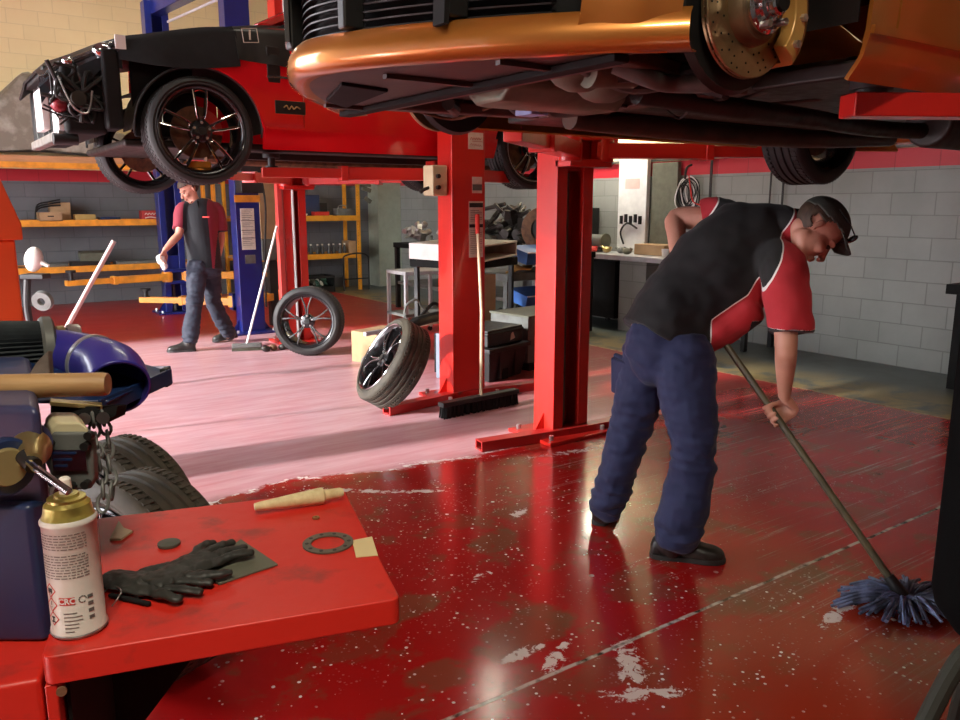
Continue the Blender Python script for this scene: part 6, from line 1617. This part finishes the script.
y_ = -.078
def disc(name, px, py, D, r, m, h=.012, hole=0):
    p = L3(px,py,D); prof = [(hole,0),(r*.92,0),(r,.3*h),(r,h),(hole,h)]
    return MB().lathe(prof, p, (-.80,.60,0), 40, closed=bool(hole)).build(name, m, t)
disc('blue_ring', 8,468,.86,.032, M['navy'], .012)
disc('brass_disc', 9,468,.855,.021, mat('tan disc', (.36,.29,.13), .45, .3), .012)
p = L3(32,452,.88); MB().lathe([(0,-.034),(.008,-.033),(.012,-.024),(.014,-.010),(.017,0),(.021,.010),(.021,.018)], p, (-.5,.8,0), 30).build('brass_knob', M['brass'], t)
MB().lathe([(.016,0),(.023,0),(.023,.005),(.016,.005)], L3(30,443,.90), (-.5,.8,0), 30, closed=True).build('knob_ring', M['purple'], t)
MB().tube(spline([L3(24,458,.86),L3(38,470,.83),L3(52,480,.82),L3(69,492,.815)],6), .0042, 10).build('steel_lever', M['chrome'], t)
MB().cyl(L3(24,456,.86),L3(34,466,.85), .009, n=14).build('lever_socket', M['black'], t)
# grey motor block
q0 = L3(75,459,.98); f = V((.12,-.97,.12)).normalized(); 
mb_ = MB(); w2, h2 = .029, .038
pts2 = [(-.7,1),(.75,1),(1,.72),(.95,-.6),(.6,-1),(-.6,-1),(-.98,-.7),(-.95,.7)]
mb_.loft([[q0+V((x*w2*s_-max(0,y0)*.75,y0,z*h2*s_)) for x,z in pts2] for y0,s_ in ((.06,.9),(.0,1),(-.010,.94))])
mo = mb_.build('motor_block', M['graymetal'], t, bevel=.003)
mb_ = MB().loft([[q0+V((x*w2*.8-max(0,y0)*.75,y0,h2*1.0+z*.010)) for x,z in ((-1,-1),(1,-1),(1,.2),(.6,1),(-.6,1),(-1,.2))] for y0 in (.045,-.006)]); mb_.build('motor_cap', M['cream'], mo, bevel=.003)
for x, z in ((-.75,.62),(.75,.55),(-.75,-.62),(0,-.80),(.62,-.72),(.95,.9)):
    MB().cyl(q0+V((x*w2,-.010,z*h2)), q0+V((x*w2,-.019,z*h2)), .0052, n=14).build('bolt', M['black'], mo)
MB().b2(q0+V((-.020,-.0145,-.010)), q0+V((.021,-.0125,.016))).build('name_plate', M['chrome'], mo)
k = MB()
for i in range(3): k.b2(q0+V((-.018,-.0155,.011-i*.008)), q0+V((.010-.006*i,-.0145,.0135-i*.008)))
k.build('plate_lines', M['navy'], mo)
# tray arm
quad('tray_base', [(0,352,1.25),(60,345,1.45),(170,374,1.30),(108,404,1.12),(0,404,1.08)], M['navy'], .006)
for a, b, hh in (((100,408,1.11),(171,376,1.29),.024),((140,372,1.40),(170,372,1.30),.020)):
    MB().bar(L3(*a), L3(*b), .005, hh, up=(0,0,1)).build('tray_rim', M['navy'], t, bevel=.001)
p = L3(166,377,1.29); MB().box(p,(.012,.02,.030)).build('rim_corner', M['black'], t, bevel=.002)
quad('black_bracket', [(50,405,1.06),(96,407,1.06),(118,405,1.10),(116,416,1.10),(95,426,1.06),(50,420,1.06)], M['matblack'], .03)
MB().bar(L3(50,402,1.05), L3(102,406,1.08), .02, .006, up=(0,0,1)).build('brass_strip', M['brass'], t, bevel=.001)
quad('leather_strap', [(14,398,1.04),(36,362,1.04),(48,350,1.06),(50,378,1.05),(46,398,1.04)], mat('brown strap', (.16,.12,.10), .7, 0, (.08,.06,.05), 30, bump=.4, bscale=60), .012)
# wooden handle across the front
h_ = MB().lathe([(0,0),(.013,.0),(.0145,.006),(.0145,.16),(.0125,.30),(0,.30)], L3(108,384,.98), L3(-90,388,.96)-L3(108,384,.98), 28)
hh = h_.build('mallet_handle', M['wood'], None); hh.matrix_basis = t.matrix_basis.copy(); tag(hh, 'light wooden mallet handle lying across the blue machine', 'handle')
# air filter and blue hose
ft = thing('air_filter', 'black pleated cone air filter clamped to a blue elbow hose', 'air filter', (mc.x,mc.y,0), -YAW)
a, b = L3(-40,356,1.20), L3(44,350,1.26); d = (b-a).normalized(); L_ = (b-a).length
k = MB(); prof_n = 44; rings = []
fr = frame_of(d)
for s_, rr_ in ((0,.050),(.2,.052),(1,.046)):
    rings.append([a+d*L_*s_+(fr[0]*math.cos(2*PI*i/(prof_n*2))+fr[1]*math.sin(2*PI*i/(prof_n*2)))*(rr_-(.006 if i%2 else 0)) for i in range(prof_n*2)])
k.loft(rings); k.build('pleated_element', mat('dark pleats', (.035,.045,.05), .7, 0, (.02,.025,.03), 30), ft, smooth=10)
MB().lathe([(.030,.0),(.050,.0),(.053,.004),(.053,.016),(.046,.020),(.03,.020)], b-d*.004, d, 40, closed=True).build('end_ring', M['graymetal'], ft)
c0 = L3(52,353,1.26); MB().lathe([(.034,0),(.037,0),(.0385,.004),(.0375,.018),(.034,.020)], b+d*.034, d, 40).build('hose_clamp', M['steel'], ft)
MB().lathe([(.034,0),(.037,.002),(.037,.012),(.034,.014)], b+d*.018, d, 40).build('hose_clamp', M['brass'], ft)
pts = spline([b+d*.012, L3(80,357,1.25), L3(98,364,1.23), L3(112,373,1.20), L3(118,388,1.17)], 6)
rs = [.034+.012*min(1,i/(len(pts)*.7)) for i in range(len(pts))]
s_ = MB().tube(pts, rs, 36, caps=False); ho = s_.build('elbow_hose', M['hose'], ft); solid(ho, .004, -1); 
s_ = MB().tube(pts[-6:], [r_-.0045 for r_ in rs[-6:]], 36, caps=False); s_.build('hose_lining', M['hosein'], ho)
MB().lathe([(rs[9]-.001,0),(rs[9]+.002,.001),(rs[9]+.003,.009),(rs[9]+.0,.010)], pts[9], (pts[10]-pts[8]), 40).build('hose_clamp', M['aluclean'], ft)
# chain
ch = thing('chain', 'dark steel chain hanging from the bracket behind the grey motor', 'chain', (mc.x,mc.y,0), -YAW)
def chain(pts, n0):
    P = spline(pts, 8); L_ = [0]
    for i in range(1,len(P)): L_.append(L_[-1]+(P[i]-P[i-1]).length)
    step = .0175; n_ = int(L_[-1]/step)
    for i in range(n_):
        s_ = i*step; j = max(0, min(len(P)-2, next((q_ for q_ in range(len(L_)) if L_[q_] > s_), len(P)-1)-1))
        u = (s_-L_[j])/(L_[j+1]-L_[j]); p = P[j].lerp(P[j+1], u); d_ = (P[j+1]-P[j]).normalized(); s1, s2, _ = frame_of(d_); sd_ = s1 if i%2 else s2
        link = [p+d_*.012*math.cos(a)+sd_*.0065*math.sin(a) for a in [2*PI*q_/12 for q_ in range(12)]]
        MB().tube(link, .0022, 6, closed=True).build('link', M['graymetal'] if n0 else M['rust'], ch)
chain([L3(93,420,1.05),L3(96,440,1.03),L3(99,462,1.01),L3(103,490,1.0),L3(102,520,.99)], 1)
chain([L3(103,418,1.06),L3(108,440,1.04),L3(108,460,1.03),L3(112,485,1.02),L3(110,515,1.01)], 1)
chain([L3(42,540,.93),L3(40,560,.92),L3(37,575,.91)], 1)
MB().cyl(L3(84,419,1.03),L3(84,419,1.05),.008,n=14).build('chain_bolt', M['steel'], ch); MB().cyl(L3(103,418,1.03),L3(103,418,1.06),.008,n=14).build('chain_bolt', M['steel'], ch)
